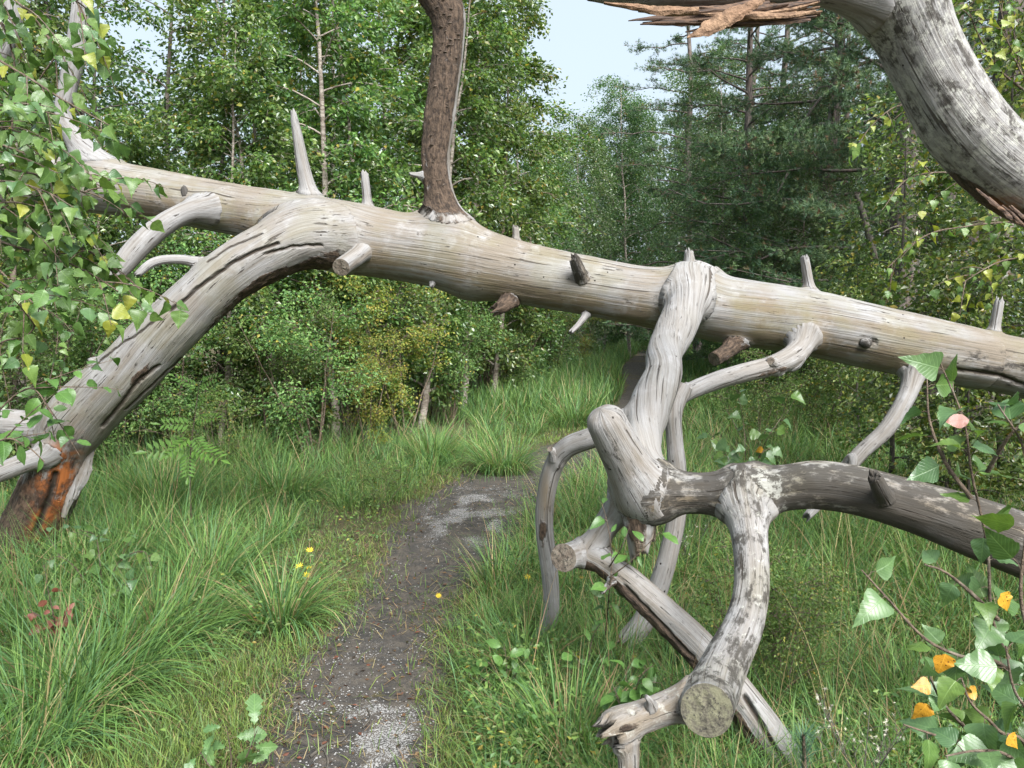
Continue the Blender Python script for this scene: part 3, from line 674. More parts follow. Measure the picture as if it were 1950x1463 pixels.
for i in range(26):
    x0 = rng.uniform(1195, 1330) if i % 3 else rng.uniform(1330, 1450); x1 = rng.uniform(1440, 1570); y0 = rng.uniform(12, 62) if i % 2 else rng.uniform(22, 48); y1 = rng.uniform(2, 44); dz = rng.uniform(0, .06)
    if x1-x0 < 90: x1 = x0+120
    bow = rng.normal(0, 5); w0 = rng.uniform(9, 22)
    splinter([P(x0, y0, D-.03+dz), P(x0*.65+x1*.35, (y0*.65+y1*.35)+bow, D-.02+dz), P(x0*.3+x1*.7, y0*.3+y1*.7+bow*.5, D+dz), P(x1, y1-6, D+.02+dz)], [px_m(2), px_m(w0), px_m(w0*.9), px_m(w0*.4)], rng.uniform(.008, .018), mat='splinter' if i % 3 else 'splinter_pale')
for pts, w, th in [
    ([(1308, 72), (1350, 54), (1390, 32), (1440, 8)], (3, 30, 32, 14), .014),
    ([(1372, 44), (1400, 28), (1430, 12), (1455, 0)], (18, 24, 20, 8), .012),
    ([(1150, 6), (1215, 14), (1260, 20), (1330, 20)], (3, 14, 20, 16), .018)]:
    splinter([P(a, b, D-.05) for a, b in pts], [px_m(x) for x in w], th, mat='splinter_pale')
# torn bark rags under the arching limb
for i in range(8):
    f0 = rng.uniform(0, .8); a = 1850+110*f0; y = 352+62*f0+rng.uniform(0, 16); d = 2.45+rng.uniform(-.02, .02); ln = rng.uniform(30, 70)
    splinter([P(a, y-4, d), P(a+ln*.5, y+ln*.28+4, d-.01), P(a+ln, y+ln*.5+rng.uniform(4, 20), d)], [px_m(4), px_m(rng.uniform(8, 16)), px_m(3)], .008, 'bark_flake', 'splinter')
# slab of loose grey wood on the leaning limb's foot
for pts, w in [([(176, 850), (160, 900), (140, 950)], (10, 26, 8)), ([(150, 870), (138, 930), (120, 985)], (10, 22, 8)), ([(85, 915), (55, 965), (25, 1020)], (8, 20, 10))]:
    o = splinter([P(a, b, 4.62) for a, b in pts], [px_m(x, 4.6) for x in w], .03, 'bark_flake', 'wood')
# bracket fungi on the barky limb
def shelf():
    v = [(0, 0, .3)]; n = 8
    for k in range(n+1):
        a = math.pi*k/n; v.append((math.cos(a), -math.sin(a), 0))
    for k in range(n+1):
        a = math.pi*k/n; v.append((math.cos(a)*.8, -math.sin(a)*.8, -.22))
    f = [(0, 1+k, 2+k) for k in range(n)]; q = [(1+k, n+2+k, n+3+k, 2+k) for k in range(n)]
    v.append((0, 0, -.35)); f += [(len(v)-1, n+3+k, n+2+k) for k in range(n)]
    return build_mesh('bracket_fungus', v, [np.array(f), np.array(q)], M['fungus'])
sm = shelf(); vi = len(limb_v.C)
for i in range(64):
    u = rng.choice([rng.uniform(.22, .62), rng.uniform(.60, .80)]); j = int(u*(vi-1)); c = limb_v.C[j]; r = limb_v.R[j]
    ang = rng.normal(-.10 if i % 3 else .55, .28)         # around the side that faces the path
    dirn = np.array([math.sin(ang), -math.cos(ang), 0])
    o = add('bracket_fungus', sm, dead); s = rng.uniform(.006, .015)
    o.location = (c+dirn*r*.97-rootl).tolist(); o.rotation_euler = (rng.normal(0, .2), rng.normal(0, .3), math.atan2(dirn[1], dirn[0])+math.pi/2)
    o.scale = (s, s*1.1, s)

# ------------------------------------------------------------------ grass
def blades(root, az, L, phi0, kap, w, col, K=4, tipcol=1.25, twist=None):
    """curved tapering strips; arrays over blades"""
    n = len(L); h = L/K; pos = root.copy(); V = np.zeros((n, K+1, 2, 3)); Cc = np.zeros((n, K+1, 2, 3))
    du = np.stack([np.cos(az), np.sin(az), 0*az], 1)
    tw = az+np.pi/2+(rng.normal(0, .7, n) if twist is None else twist)
    sw = np.stack([np.cos(tw), np.sin(tw), 0*az], 1)
    for k in range(K+1):
        t = k/K; ww = w*(1-t**1.6)*.5+w*.03
        V[:, k, 0] = pos-sw*ww[:, None]; V[:, k, 1] = pos+sw*ww[:, None]
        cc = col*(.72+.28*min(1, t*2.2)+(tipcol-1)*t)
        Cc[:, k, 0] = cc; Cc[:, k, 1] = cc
        ph = phi0+kap*(t+.5/K)
        pos = pos+(du*np.sin(ph)[:, None]+np.array([0, 0, 1.0])*np.cos(ph)[:, None])*h[:, None]
    base = np.arange(n)[:, None]*(2*(K+1)); k2 = np.arange(K)[None]*2
    q = np.stack([base+k2, base+k2+1, base+k2+3, base+k2+2], -1).reshape(-1, 4)
    return V.reshape(-1, 3), q, Cc.reshape(-1, 3)

GREENS = np.array([(.088, .170, .045), (.112, .200, .050), (.070, .145, .044), (.145, .228, .062), (.075, .155, .062)])
STRAW = np.array([(.33, .27, .14), (.24, .19, .10), (.26, .17, .10)])
def blade_cols(n, straw=.06):
    c = GREENS[rng.integers(0, len(GREENS), n)]*rng.uniform(.75, 1.25, (n, 1))
    s = rng.random(n) < straw
    c[s] = STRAW[rng.integers(0, 3, s.sum())]*rng.uniform(.7, 1.2, (s.sum(), 1)); return c

def tussock(cx, cy, rad, hgt, n, wid, K=4, straw=.05, spread=.55, tint=1.0):
    a = rng.uniform(0, 2*np.pi, n); r = rad*np.sqrt(rng.random(n))*.55
    x = cx+r*np.cos(a); y = cy+r*np.sin(a); z = gz(x, y)-.01
    az = a+rng.normal(0, .5, n); L = hgt*rng.uniform(.55, 1.15, n)
    phi0 = np.abs(rng.normal(.12, .18, n))+r/rad*spread*.5; kap = rng.uniform(.1, 1.9, n)*(.6+spread)
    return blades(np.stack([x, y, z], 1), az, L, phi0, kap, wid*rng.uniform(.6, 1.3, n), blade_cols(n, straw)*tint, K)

def merge(parts):
    V, Q, C = [], [], []; o = 0
    for v, q, c in parts: V.append(v); Q.append(q+o); C.append(c); o += len(v)
    return np.vstack(V), np.vstack(Q), np.vstack(C)

def leaf_cards(pos, dirn, size, cols, asp=.62, fold=.22):
    """two-triangle folded leaves: pos (n,3), direction of the tip, size"""
    n = len(pos); d = dirn/np.maximum(np.linalg.norm(dirn, axis=1, keepdims=True), 1e-6)
    rv = rng.normal(0, 1, (n, 3)); rv[:, 2] += .9
    s = np.cross(d, rv); s /= np.maximum(np.linalg.norm(s, axis=1, keepdims=True), 1e-6); nn = np.cross(s, d)
    L = size[:, None]; m = pos+d*L*.42
    V = np.stack([pos, m+s*L*asp*.5+nn*L*fold*asp, pos+d*L, m-s*L*asp*.5+nn*L*fold*asp], 1)
    b = np.arange(n)[:, None]*4
    F = np.concatenate([b+np.array([[0, 2, 1]]), b+np.array([[0, 3, 2]])], 0)
    return V.reshape(-1, 3), F, np.repeat(cols, 4, axis=0)

def birch_cols(n, yellow=.05, base=((.055, .115, .025), (.095, .165, .035), (.125, .195, .045), (.045, .095, .032))):
    b = np.array(base); c = b[rng.integers(0, len(b), n)]*rng.uniform(.75, 1.3, (n, 1))
    s = rng.random(n) < yellow; c[s] = np.array([(.27, .28, .06), (.30, .24, .05)])[rng.integers(0, 2, s.sum())]*rng.uniform(.7, 1.1, (s.sum(), 1)); return c

# distinct big tussocks (things of their own)
TUSS = [((310, 985), .42, .62, 900, 'wide dark moor grass tussock beside the leaning limb foot'),
        ((470, 900), .40, .62, 700, 'shaded moor grass tussock below the rowan seedling'),
        ((540, 960), .42, .50, 800, 'bright upright grass tussock left of the pale grit'),
        ((170, 1330), .40, .50, 900, 'large arching grass tussock at the lower left'),
        ((300, 1230), .36, .46, 800, 'tall fresh grass tussock in front of the red leaves'),
        ((530, 1190), .26, .42, 600, 'grass tussock at the left edge of the path, beside yellow flowers'),
        ((400, 1120), .34, .46, 700, 'grass tussock behind the path edge clump on the left'),
        ((60, 1430), .34, .46, 700, 'grass tussock in the bottom left corner'),
        ((960, 900), .42, .55, 700, 'grass tussock at the bend of the path'),
        ((1090, 810), .5, .62, 700, 'tall pale grass tussock on the far side of the path'),
        ((820, 880), .42, .55, 700, 'soft grass tussock under the yellowing shrub'),
        ((1000, 1290), .20, .30, 450, 'low grass tussock at the foot of the thin bowed branch'),
        ((1080, 1430), .26, .34, 600, 'flattened grass tussock at the bottom of the picture'),
        ((1640, 1060), .45, .45, 800, 'combed over grass tussock below the low dark limb'),
        ((1620, 820), .5, .55, 700, 'dark grass tussock beneath the hanging pale branch'),
        ((1500, 880), .4, .5, 600, 'grass tussock behind the birch seedling on the right')]
for (tpx, rad, h, n, lab) in TUSS:
    c = G(*tpx); v, q, cc = tussock(c[0], c[1], rad, h*1.12, n, .0070, 6, .11, .95 if h > .4 else .7)
    b0 = np.array([c[0], c[1], gz(c[0], c[1])[0]])
    o = add('grass_tussock', build_mesh('grass_tussock', v-b0, q, M['grass'], cols=cc), loc=b0, kind='thing')
    tag(o, lab, 'grass tussock', 'grass tussocks beside the path')

def in_view(x, y, m=.12):
    px, py, d = to_px(np.stack([x, y, 0*x], 1)); return (px > -1950*m) & (px < 1950*(1+m)) & (d > 1.2)
parts = []
# tall grass in many small tufts
N = 6100
u = rng.random(N); dist = 1.9*(19/1.9)**(u**.8); ang = rng.uniform(-.93, .93, N); x = dist*np.sin(ang); y = dist*np.cos(ang)
ok = in_view(x, y, .06) | (in_view(x, y, .45) & (dist < 7)); lat, met = path_lat(x, y)
px, py, dd = to_px(np.stack([x, y, 0*x], 1))
pn = fbm(np.stack([x*.9, y*.9, 0*x], 1), 31, 3)
leftturf = (met < 0) & (met > -.75) & (y < 6.2)
ok &= (met > .05+.25*pn) | (met < -.15-.3*pn); ok &= ~(leftturf & (rng.random(N) < .93))
dense_shade = (y > 9.2) & (px < 900) & (rng.random(N) < .7)
ok &= ~dense_shade
bareR = (px > 1690) & (px < 1860) & (py > 745) & (py < 830); ok &= ~bareR
for i in np.where(ok)[0]:
    d = dist[i]; K = 4 if d < 5.5 else 3
    hh = (.24+.42*pn[i])*(1.15 if d > 4 else .95)
    if met[i] > 0 and d < 4.2: hh *= .72
    if -1.2 < met[i] < 0: hh *= .7
    nb = int((42 if d < 5 else 34 if d < 9 else 30)*rng.uniform(.6, 1.3))
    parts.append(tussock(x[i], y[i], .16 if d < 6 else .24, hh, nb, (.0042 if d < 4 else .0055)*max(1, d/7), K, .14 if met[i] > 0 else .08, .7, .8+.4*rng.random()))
# pale flowering stalks standing above the grass
n = 420; u = rng.random(n); dist = 2.6*(11/2.6)**u; ang = rng.uniform(-.6, .6, n); x = dist*np.sin(ang); y = dist*np.cos(ang); lat, met = path_lat(x, y); ok = in_view(x, y, .02) & ((met > .3) | (met < -.7)); x, y = x[ok], y[ok]; n = len(x)
parts.append(blades(np.stack([x, y, gz(x, y)], 1), rng.uniform(0, 6.3, n), rng.uniform(.5, .95, n), np.abs(rng.normal(.1, .15, n)), rng.uniform(.1, .7, n), np.full(n, .0028), STRAW[rng.integers(0, 3, n)]*rng.uniform(.8, 1.3, (n, 1)), 5))
v, q, cc = merge(parts); print('tall grass quads', len(q))
tag(add('grass', build_mesh('grass', v, q, M['grass'], cols=cc), kind='stuff'), 'tall green grass covering the clearing on both sides of the path', 'grass')
# far grass along the path and clearing
N = 70000
x = rng.uniform(-4, 20, N); y = 12+30*rng.random(N)**1.6; lat, met = path_lat(x, y); ok = in_view(x, y, .02) & ((met > 0.05) | (met < -.05)) & (met > -2.2) & (met < 5.5)
x, y = x[ok], y[ok]; n = len(x)
vv, qq, c2 = blades(np.stack([x, y, gz(x, y)], 1), rng.uniform(0, 6.3, n), rng.uniform(.3, .65, n), np.abs(rng.normal(.1, .2, n)), rng.uniform(.2, 1, n), np.full(n, .020), blade_cols(n, .05)*.85, 2)
print('far', n)
tag(add('grass', build_mesh('far_grass', vv, qq, M['grass'], cols=c2), kind='stuff'), 'distant pale grass where the path disappears into the wood', 'grass')
# short turf and thatch around and across the path
N = 240000
u = rng.random(N); dist = 2.2*(11/2.2)**u; ang = rng.uniform(-.6, .6, N); x = dist*np.sin(ang); y = dist*np.cos(ang); lat, met = path_lat(x, y)
pn = fbm(np.stack([x*1.6, y*1.6, 0*x], 1), 33, 4)
px, py, dd = to_px(np.stack([x, y, 0*x], 1))
gmk = grit_mask(x, y)
dens = np.clip(.16+np.clip(np.abs(lat)-.55, 0, .8)*1.5, 0, 1)*np.clip((pn-.28)*3.2, 0.22, 1)*(1-.8*np.clip(gmk*1.5, 0, 1))
ok = in_view(x, y, .05) & (met > -1.1) & (met < .8) & (rng.random(N) < dens)
x, y = x[ok], y[ok]; n = len(x); dd = dd[ok]
straw = np.clip(.62-np.abs(lat[ok])*.28, .18, .7)
cc_ = GREENS[rng.integers(0, 5, n)]*np.array([1.15, .95, .85])*rng.uniform(.7, 1.25, (n, 1)); s_ = rng.random(n) < straw; cc_[s_] = STRAW[rng.integers(0, 3, s_.sum())]*rng.uniform(.45, 1.1, (s_.sum(), 1))
L_ = rng.uniform(.03, .10, n); ph = np.where(s_, rng.uniform(.9, 1.6, n), np.abs(rng.normal(.35, .4, n)))
K3 = []
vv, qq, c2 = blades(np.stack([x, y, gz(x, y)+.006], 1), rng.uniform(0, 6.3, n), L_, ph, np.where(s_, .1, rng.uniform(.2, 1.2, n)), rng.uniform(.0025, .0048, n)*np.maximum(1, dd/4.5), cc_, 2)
print('turf', n)
tag(add('turf', build_mesh('turf', vv, qq, M['grass'], cols=c2), kind='stuff'), 'short yellowish turf and dry grass stems along the path', 'turf')
# low leafy ground cover among the grass
N = 16000
u = rng.random(N); dist = 2.1*(7.5/2.1)**u; ang = rng.uniform(-.6, .62, N); x = dist*np.sin(ang); y = dist*np.cos(ang); lat, met = path_lat(x, y)
pn = fbm(np.stack([x*1.3, y*1.3, 0*x], 1), 41, 3)
ok = in_view(x, y, .05) & (((met > .1) & (rng.random(N) < np.clip((pn-.40)*6, .05, 1))) | ((met < -.05) & (rng.random(N) < np.clip((pn-.50)*5, .03, .8))))
x, y = x[ok], y[ok]; n = len(x); hgt = rng.random(n)**1.3*.24*np.clip(pn[ok]*1.6, .3, 1); rep_ = 3
P0 = np.repeat(np.stack([x, y, gz(x, y)+.01+hgt], 1), rep_, axis=0)+rng.normal(0, .012, (n*rep_, 3)); aa = rng.uniform(0, 6.3, n*rep_)
lv, lf, lc = leaf_cards(P0, np.stack([np.cos(aa), np.sin(aa), rng.normal(.1, .35, n*rep_)], 1), rng.uniform(.014, .034, n*rep_), birch_cols(n*rep_, .05, ((.10, .18, .045), (.135, .215, .055), (.075, .15, .05), (.12, .16, .05))), .55)
print('cover', n*rep_)
tag(add('ground_cover', build_mesh('ground_cover', lv, lf, M['fol_fine'], cols=lc, smooth=False), kind='stuff'), 'low leafy weeds mixed into the grass on both sides of the path', 'weeds')
# fallen leaves and bark crumbs on the path and turf
n = 2600; u = rng.random(n); dist = 2.3*(9/2.3)**u; ang = rng.uniform(-.5, .3, n); x = dist*np.sin(ang); y = dist*np.cos(ang); lat, met = path_lat(x, y); ok = in_view(x, y, .02) & (met > -.9) & (met < .4); x, y = x[ok], y[ok]; n = len(x); aa = rng.uniform(0, 6.3, n)
cc_ = np.array([(.10, .055, .03), (.16, .10, .055), (.05, .035, .025), (.22, .15, .08), (.13, .05, .03)])[rng.integers(0, 5, n)]*rng.uniform(.6, 1.2, (n, 1))
lv, lf, lc = leaf_cards(np.stack([x, y, gz(x, y)+.012], 1), np.stack([np.cos(aa), np.sin(aa), rng.normal(0, .12, n)], 1), rng.uniform(.010, .034, n), cc_, .5)
tag(add('leaf_litter', build_mesh('leaf_litter', lv, lf, M['grass'], cols=lc, smooth=False), kind='stuff'), 'small brown fallen leaves and bark crumbs scattered over the path', 'leaf litter')
# pale grit on the path
N = 40000
u = rng.random(N); dist = 2.3*(8.5/2.3)**u; ang = rng.uniform(-.35, .2, N); x = dist*np.sin(ang); y = dist*np.cos(ang)
px, py, dd = to_px(np.stack([x, y, 0*x], 1)); lat, met = path_lat(x, y)
gmk = grit_mask(x, y)
ok = (rng.random(N) < gmk*.55) & (np.abs(lat) < 1.05)
x, y, dd = x[ok], y[ok], dd[ok]; n = len(x); z = gz(x, y)+.008
octv = np.array([(1, 0, 0), (0, 1, 0), (-1, 0, 0), (0, -1, 0), (0, 0, .7), (0, 0, -.5)]); octf = np.array([(0, 1, 4), (1, 2, 4), (2, 3, 4), (3, 0, 4), (1, 0, 5), (2, 1, 5), (3, 2, 5), (0, 3, 5)])
s = rng.uniform(.002, .0055, n)*np.maximum(1, dd/5); a = rng.uniform(0, 6.3, n)
ov = octv[None]*s[:, None, None]*rng.uniform(.6, 1.3, (n, 6, 1)); rx = ov[..., 0]*np.cos(a)[:, None]-ov[..., 1]*np.sin(a)[:, None]; ry = ov[..., 0]*np.sin(a)[:, None]+ov[..., 1]*np.cos(a)[:, None]
ov = np.stack([rx, ry, ov[..., 2]], -1)+np.stack([x, y, z], 1)[:, None]
of = (octf[None]+(np.arange(n)*6)[:, None, None]).reshape(-1, 3)
tag(add('gravel', build_mesh('gravel', ov.reshape(-1, 3), of, M['pebble'], smooth=False), kind='stuff'), 'pale grit scattered in patches on the dark path', 'gravel')

# ------------------------------------------------------------------ trees
def simple_tube(acc, pts, rad, ns=5):
    pts = np.asarray(pts, float); n = len(pts); T = np.gradient(pts, axis=0); T /= np.maximum(np.linalg.norm(T, axis=1, keepdims=True), 1e-9)
    up = np.array([0, 0, 1.0]) if abs(T[0][2]) < .9 else np.array([1.0, 0, 0])
    A = np.cross(T, up); A /= np.maximum(np.linalg.norm(A, axis=1, keepdims=True), 1e-9); B = np.cross(T, A)
    th = np.linspace(0, 2*np.pi, ns, endpoint=False)
    V = pts[:, None]+(A[:, None]*np.cos(th)[None, :, None]+B[:, None]*np.sin(th)[None, :, None])*np.asarray(rad)[:, None, None]
    o = acc['n']; i0 = np.arange(n*ns).reshape(n, ns)+o; i1 = np.roll(i0, -1, axis=1)
    acc['V'].append(V.reshape(-1, 3)); acc['F'].append(np.stack([i0[:-1], i1[:-1], i1[1:], i0[1:]], -1).reshape(-1, 4)); acc['n'] += n*ns
def new_acc(): return {'V': [], 'F': [], 'n': 0}
def acc_mesh(name, acc, mat): return build_mesh(name, np.vstack(acc['V']), np.vstack(acc['F']), mat)

def make_birch(H, spread, nleaf, lsize, nbr=34, low=.12, droop=.5, yellow=.05, bark='birch_bark', trunk_r=None, up=.8, base=None, leafmat='fol', trunk_top=1.0, stems=1):
    acc = new_acc(); tips = []; tr = trunk_r or H*.008
    for st in range(stems):
        lean = rng.normal(0, .06 if stems == 1 else .22, 2); n = 14; t = np.linspace(0, 1, n)
        tx = np.cumsum(rng.normal(0, .012*H/3, n))+lean[0]*H*t; ty = np.cumsum(rng.normal(0, .012*H/3, n))+lean[1]*H*t
        pts = np.stack([tx-tx[0], ty-ty[0], t*H*trunk_top*rng.uniform(.85, 1)], 1)
        simple_tube(acc, pts-np.array([0, 0, .05]), tr*(1-.88*t), 8)
        nb = nbr//stems
        for k in range(nb):
            f = low+(1-low)*((k+rng.random())/nb)**.9; c = np.array([np.interp(f, t, pts[:, a]) for a in range(3)])
            az = k*2.4+rng.normal(0, .4); L = spread*(.35+.75*np.sin(np.pi*min(1, .25+.75*(1-f))))*rng.uniform(.6, 1.15)*(1-f*.35); el = up*rng.uniform(.5, 1.1)
            m = 7; s = np.linspace(0, 1, m); hd = np.array([math.cos(az), math.sin(az), 0])
            b = c+hd*(L*s*math.cos(el))[:, None]+np.array([0, 0, 1.0])*(L*(s*math.sin(el)-droop*s**2.2*.9))[:, None]+np.cumsum(rng.normal(0, .02*L, (m, 3)), axis=0)*s[:, None]
            simple_tube(acc, b, np.maximum(tr*(1-.8*f)*.45*(1-.85*s), .0016), 4)
            for q in range(6):
                g0 = rng.uniform(.25, 1); cc0 = np.array([np.interp(g0, s, b[:, a]) for a in range(3)])
                az2 = az+rng.normal(0, 1.0); l2 = L*.38*rng.uniform(.5, 1.2); h2 = np.array([math.cos(az2), math.sin(az2), rng.uniform(-.2, .5)])
                s2 = np.linspace(0, 1, 5); b2 = cc0+h2*(l2*s2)[:, None]+np.array([0, 0, -1.0])*(droop*l2*s2**2)[:, None]
                simple_tube(acc, b2, np.maximum(.004*(1-.8*s2), .0012), 3); tips.append((b2, h2))
    per = max(1, nleaf//len(tips)); PP = []; DD = []
    for b2, h2 in tips:
        u = rng.random(per)**.8*4; i = np.minimum(u.astype(int), 3); f = (u-i)[:, None]
        p = b2[i]*(1-f)+b2[i+1]*f; PP.append(p+rng.normal(0, .05, (per, 3))*max(1, spread)); DD.append(np.tile(h2, (per, 1)))
    PP = np.vstack(PP); DD = np.vstack(DD)+rng.normal(0, .6, (len(PP), 3))+np.array([0, 0, -.55])
    cols = birch_cols(len(PP), yellow, base) if base is not None else birch_cols(len(PP), yellow)
    V, F, C = leaf_cards(PP, DD, lsize*rng.uniform(.65, 1.25, len(PP)), cols)
    return acc_mesh('trunk', acc, M[bark]), build_mesh('crown', V, F, M[leafmat], cols=C, smooth=False)

def plant_tree(name, meshes, loc, rz, sc, label, cat, group=None):
    r = empty(name, loc, label, cat, group); r.rotation_euler = (0, 0, rz); r.scale = (sc, sc, sc)
    add('trunk', meshes[0], r); add('crown', meshes[1], r, kind='stuff'); return r

def at_ground(px, d):
    """ground point in the picture column px at forward distance d"""
    x = (px-CX)/F_PX*d; y = d/math.cos(PITCH)-EYE[2]*math.tan(PITCH)
    return np.array([x, y, gz(x, y)[0]])

ORD = ['first', 'second', 'third', 'fourth', 'fifth', 'sixth', 'seventh', 'eighth', 'ninth', 'tenth', 'eleventh', 'twelfth', 'thirteenth', 'fourteenth', 'fifteenth', 'sixteenth']
LBASE = ((.085, .160, .042), (.125, .210, .054), (.165, .240, .070), (.068, .132, .048))
LB = [make_birch(6.2, 1.3, 15500, .064, 46, .06, .55, .05, base=LBASE), make_birch(5.6, 1.2, 14500, .062, 44, .04, .6, .07, base=LBASE), make_birch(6.8, 1.25, 14500, .064, 46, .08, .45, .04, base=LBASE), make_birch(5.0, 1.3, 14500, .058, 44, .03, .6, .06, base=LBASE)]
SPARSE = [make_birch(7.0, 1.1, 2800, .060, 26, .22, .35, .02, 'dark_bark', .045), make_birch(7.5, 1.2, 3200, .060, 28, .25, .35, .02, 'dark_bark', .05)]
# front row of the left thicket, following its edge
row = [(-150, 7.4, 0, 1), (30, 7.8, 1, .95), (190, 8.2, 3, .85), (290, 8.9, 3, .8), (420, 8.8, 1, .85), (545, 8.9, 0, .95), (640, 9.6, 2, 1.05), (730, 10.2, 1, 1.12), (800, 11.0, 0, 1.15), (880, 12.6, 2, 1.2), (940, 14.2, 1, 1.3), (985, 15.8, 3, 1.35)]
for i, (px, d, k, sc) in enumerate(row):
    plant_tree('birch_tree', LB[k], at_ground(px, d), rng.uniform(0, 6.28), sc, f'leafy young birch in the left thicket, {ORD[i]} from the left in its front row', 'tree', 'young birches of the left thicket')
row = [(250, 10.0, 0, 1.0), (330, 9.6, 1, 1.0), (415, 10.4, 0, 1.1), (120, 9.8, 1, 1.05), (500, 11, 1, 1.0), (205, 9.2, 1, .95), (160, 10.6, 0, 1.1)]
for i, (px, d, k, sc) in enumerate(sorted(row)):
    plant_tree('slender_tree', SPARSE[k], at_ground(px, d), rng.uniform(0, 6.28), sc, f'thin dark-stemmed tree with sky showing through, {ORD[i]} from left', 'tree', 'sparse dark-stemmed trees at upper left')
row = [(620, 12.5, 0, 1.25), (720, 13.5, 2, 1.3), (820, 14.5, 1, 1.45), (560, 13.5, 2, 1.1), (915, 17, 0, 1.5), (40, 11, 2, 1.15), (-60, 12, 3, 1.2), (1020, 19, 3, 1.35)]
for i, (px, d, k, sc) in enumerate(sorted(row)):
    plant_tree('birch_tree', LB[k], at_ground(px, d), rng.uniform(0, 6.28), sc, f'taller birch behind the left thicket, {ORD[i]} from the left in its back row', 'tree', 'birches behind the left thicket')
# centre: distant weeping birches
FB = [make_birch(10.5, 2.3, 26000, .080, 60, .05, 1.0, .01, 'birch_bark', .07, .9, ((.070, .135, .048), (.095, .165, .058), (.115, .185, .07), (.055, .105, .045))),
      make_birch(9.0, 2.1, 24000, .080, 56, .03, 1.1, .01, 'birch_bark', .06, .8, ((.080, .145, .05), (.105, .175, .062), (.125, .195, .075), (.060, .115, .05)))]
row = [(1060, 22, 1, .75), (1100, 27, 1, .95), (1150, 31, 0, 1.0), (1245, 36, 1, 1.2), (1330, 34, 1, 1.1), (1380, 22, 0, .85), (1200, 30, 0, 1.05), (1300, 32, 0, 1.15), (1090, 28, 0, .8), (1440, 15.5, 1, .60), (1545, 14.2, 1, .52), (1490, 17.5, 0, .66), (1610, 15.5, 1, .55), (1390, 19, 1, .66), (1520, 19, 1, .8)]
for i, (px, d, k, sc) in enumerate(sorted(row)):
    plant_tree('weeping_birch', FB[k], at_ground(px, d), rng.uniform(0, 6.28), sc, f'hazy green weeping birch beyond the path end, {ORD[i]} from left', 'tree', 'weeping birches beyond the path end')

def make_pine(H, tr, nlimb, nclump, low=.25, spread=2.6, lean=0):
    acc = new_acc(); n = 12; t = np.linspace(0, 1, n); pts = np.stack([np.cumsum(rng.normal(0, .05, n))+lean*t, np.cumsum(rng.normal(0, .05, n)), t*H], 1); pts[:, :2] -= pts[0, :2]
    simple_tube(acc, pts-np.array([0, 0, .1]), tr*(1-.75*t), 12); cl = []
    for k in range(nlimb):
        f = low+(1-low)*(k+rng.random())/nlimb; c = np.array([np.interp(f, t, pts[:, a]) for a in range(3)]); az = k*2.4+rng.normal(0, .5); L = spread*rng.uniform(.6, 1.15)*(1.15-f*.7)
        m = 9; s = np.linspace(0, 1, m); hd = np.array([math.cos(az), math.sin(az), 0]); b = c+hd*(L*s)[:, None]+np.array([0, 0, 1.0])*(L*(.25*s-.32*s**2+.16*s**4))[:, None]+np.cumsum(rng.normal(0, .035*L, (m, 3)), axis=0)*s[:, None]
        simple_tube(acc, b, tr*.26*(1-.85*s)*(1.1-f*.6), 5)
        for q in range(7):
            g0 = rng.uniform(.35, 1); c0 = np.array([np.interp(g0, s, b[:, a]) for a in range(3)]); az2 = az+rng.normal(0, .8); l2 = L*.32*rng.uniform(.5, 1.2)
            h2 = np.array([math.cos(az2), math.sin(az2), rng.uniform(-.25, .35)]); s2 = np.linspace(0, 1, 4); b2 = c0+h2*(l2*s2)[:, None]
            simple_tube(acc, b2, np.maximum(.012*(1-.8*s2), .003), 3); cl.append((b2, h2))
    per = max(1, nclump//len(cl)); PV = []; PC = []; nn = 13
    for b2, h2 in cl:
        u = rng.random(per)*3; i = np.minimum(u.astype(int), 2); f = (u-i)[:, None]; p = b2[i]*(1-f)+b2[i+1]*f+rng.normal(0, .06, (per, 3))
        dv = h2+rng.normal(0, .5, (per, 3))+np.array([0, 0, .25])
        d = np.repeat(dv/np.linalg.norm(dv, axis=1, keepdims=True), nn, axis=0)+rng.normal(0, .55, (per*nn, 3)); d /= np.linalg.norm(d, axis=1, keepdims=True)
        p0 = np.repeat(p, nn, axis=0); sd_ = np.cross(d, rng.normal(0, 1, d.shape)); sd_ /= np.linalg.norm(sd_, axis=1, keepdims=True); Ln = rng.uniform(.07, .13, (len(p0), 1))
        PV.append(np.stack([p0-sd_*.0045, p0+sd_*.0045, p0+d*Ln], 1).reshape(-1, 3))
        base = np.array([(.066, .122, .056), (.085, .148, .064), (.052, .104, .055), (.110, .165, .066)])[rng.integers(0, 4, per)]*rng.uniform(.8, 1.2, (per, 1))
        dry = rng.random(per) < .06; base[dry] = (.14, .085, .045)
        PC.append(np.repeat(base, nn*3, axis=0))
    PV = np.vstack(PV); F = np.arange(len(PV)).reshape(-1, 3)
    return acc_mesh('trunk', acc, M['pine_bark']), build_mesh('crown', PV, F, M['needle'], cols=np.vstack(PC), smooth=False)
PN = [make_pine(11, .18, 62, 9800, .03, 3.3), make_pine(12, .18, 60, 9600, .05, 3.1, .6)]
row = [(1420, 19, 0, .92, 'broad pine with drooping boughs right of the path end'), (1545, 15.5, 1, .95, 'dark needled pine behind the right end of the trunk'), (1680, 13.5, 0, 1.0, 'reddish-stemmed pine behind the arching limb'), (1330, 27, 1, 1.05, 'tall pine whose bough leans into the open sky'),
       (1480, 24, 0, 1.1, 'far pine filling the gap between the two dark ones'), (1830, 17, 1, 1.0, 'pine at the far right behind the grey trunks'), (1960, 14, 0, 1.0, 'pine at the right edge of the picture'), (1600, 18.5, 0, .8, 'mid-height pine between the dark needled pine and the reddish one'), (1395, 23, 1, .9, 'slim pine just left of the broad drooping one')]
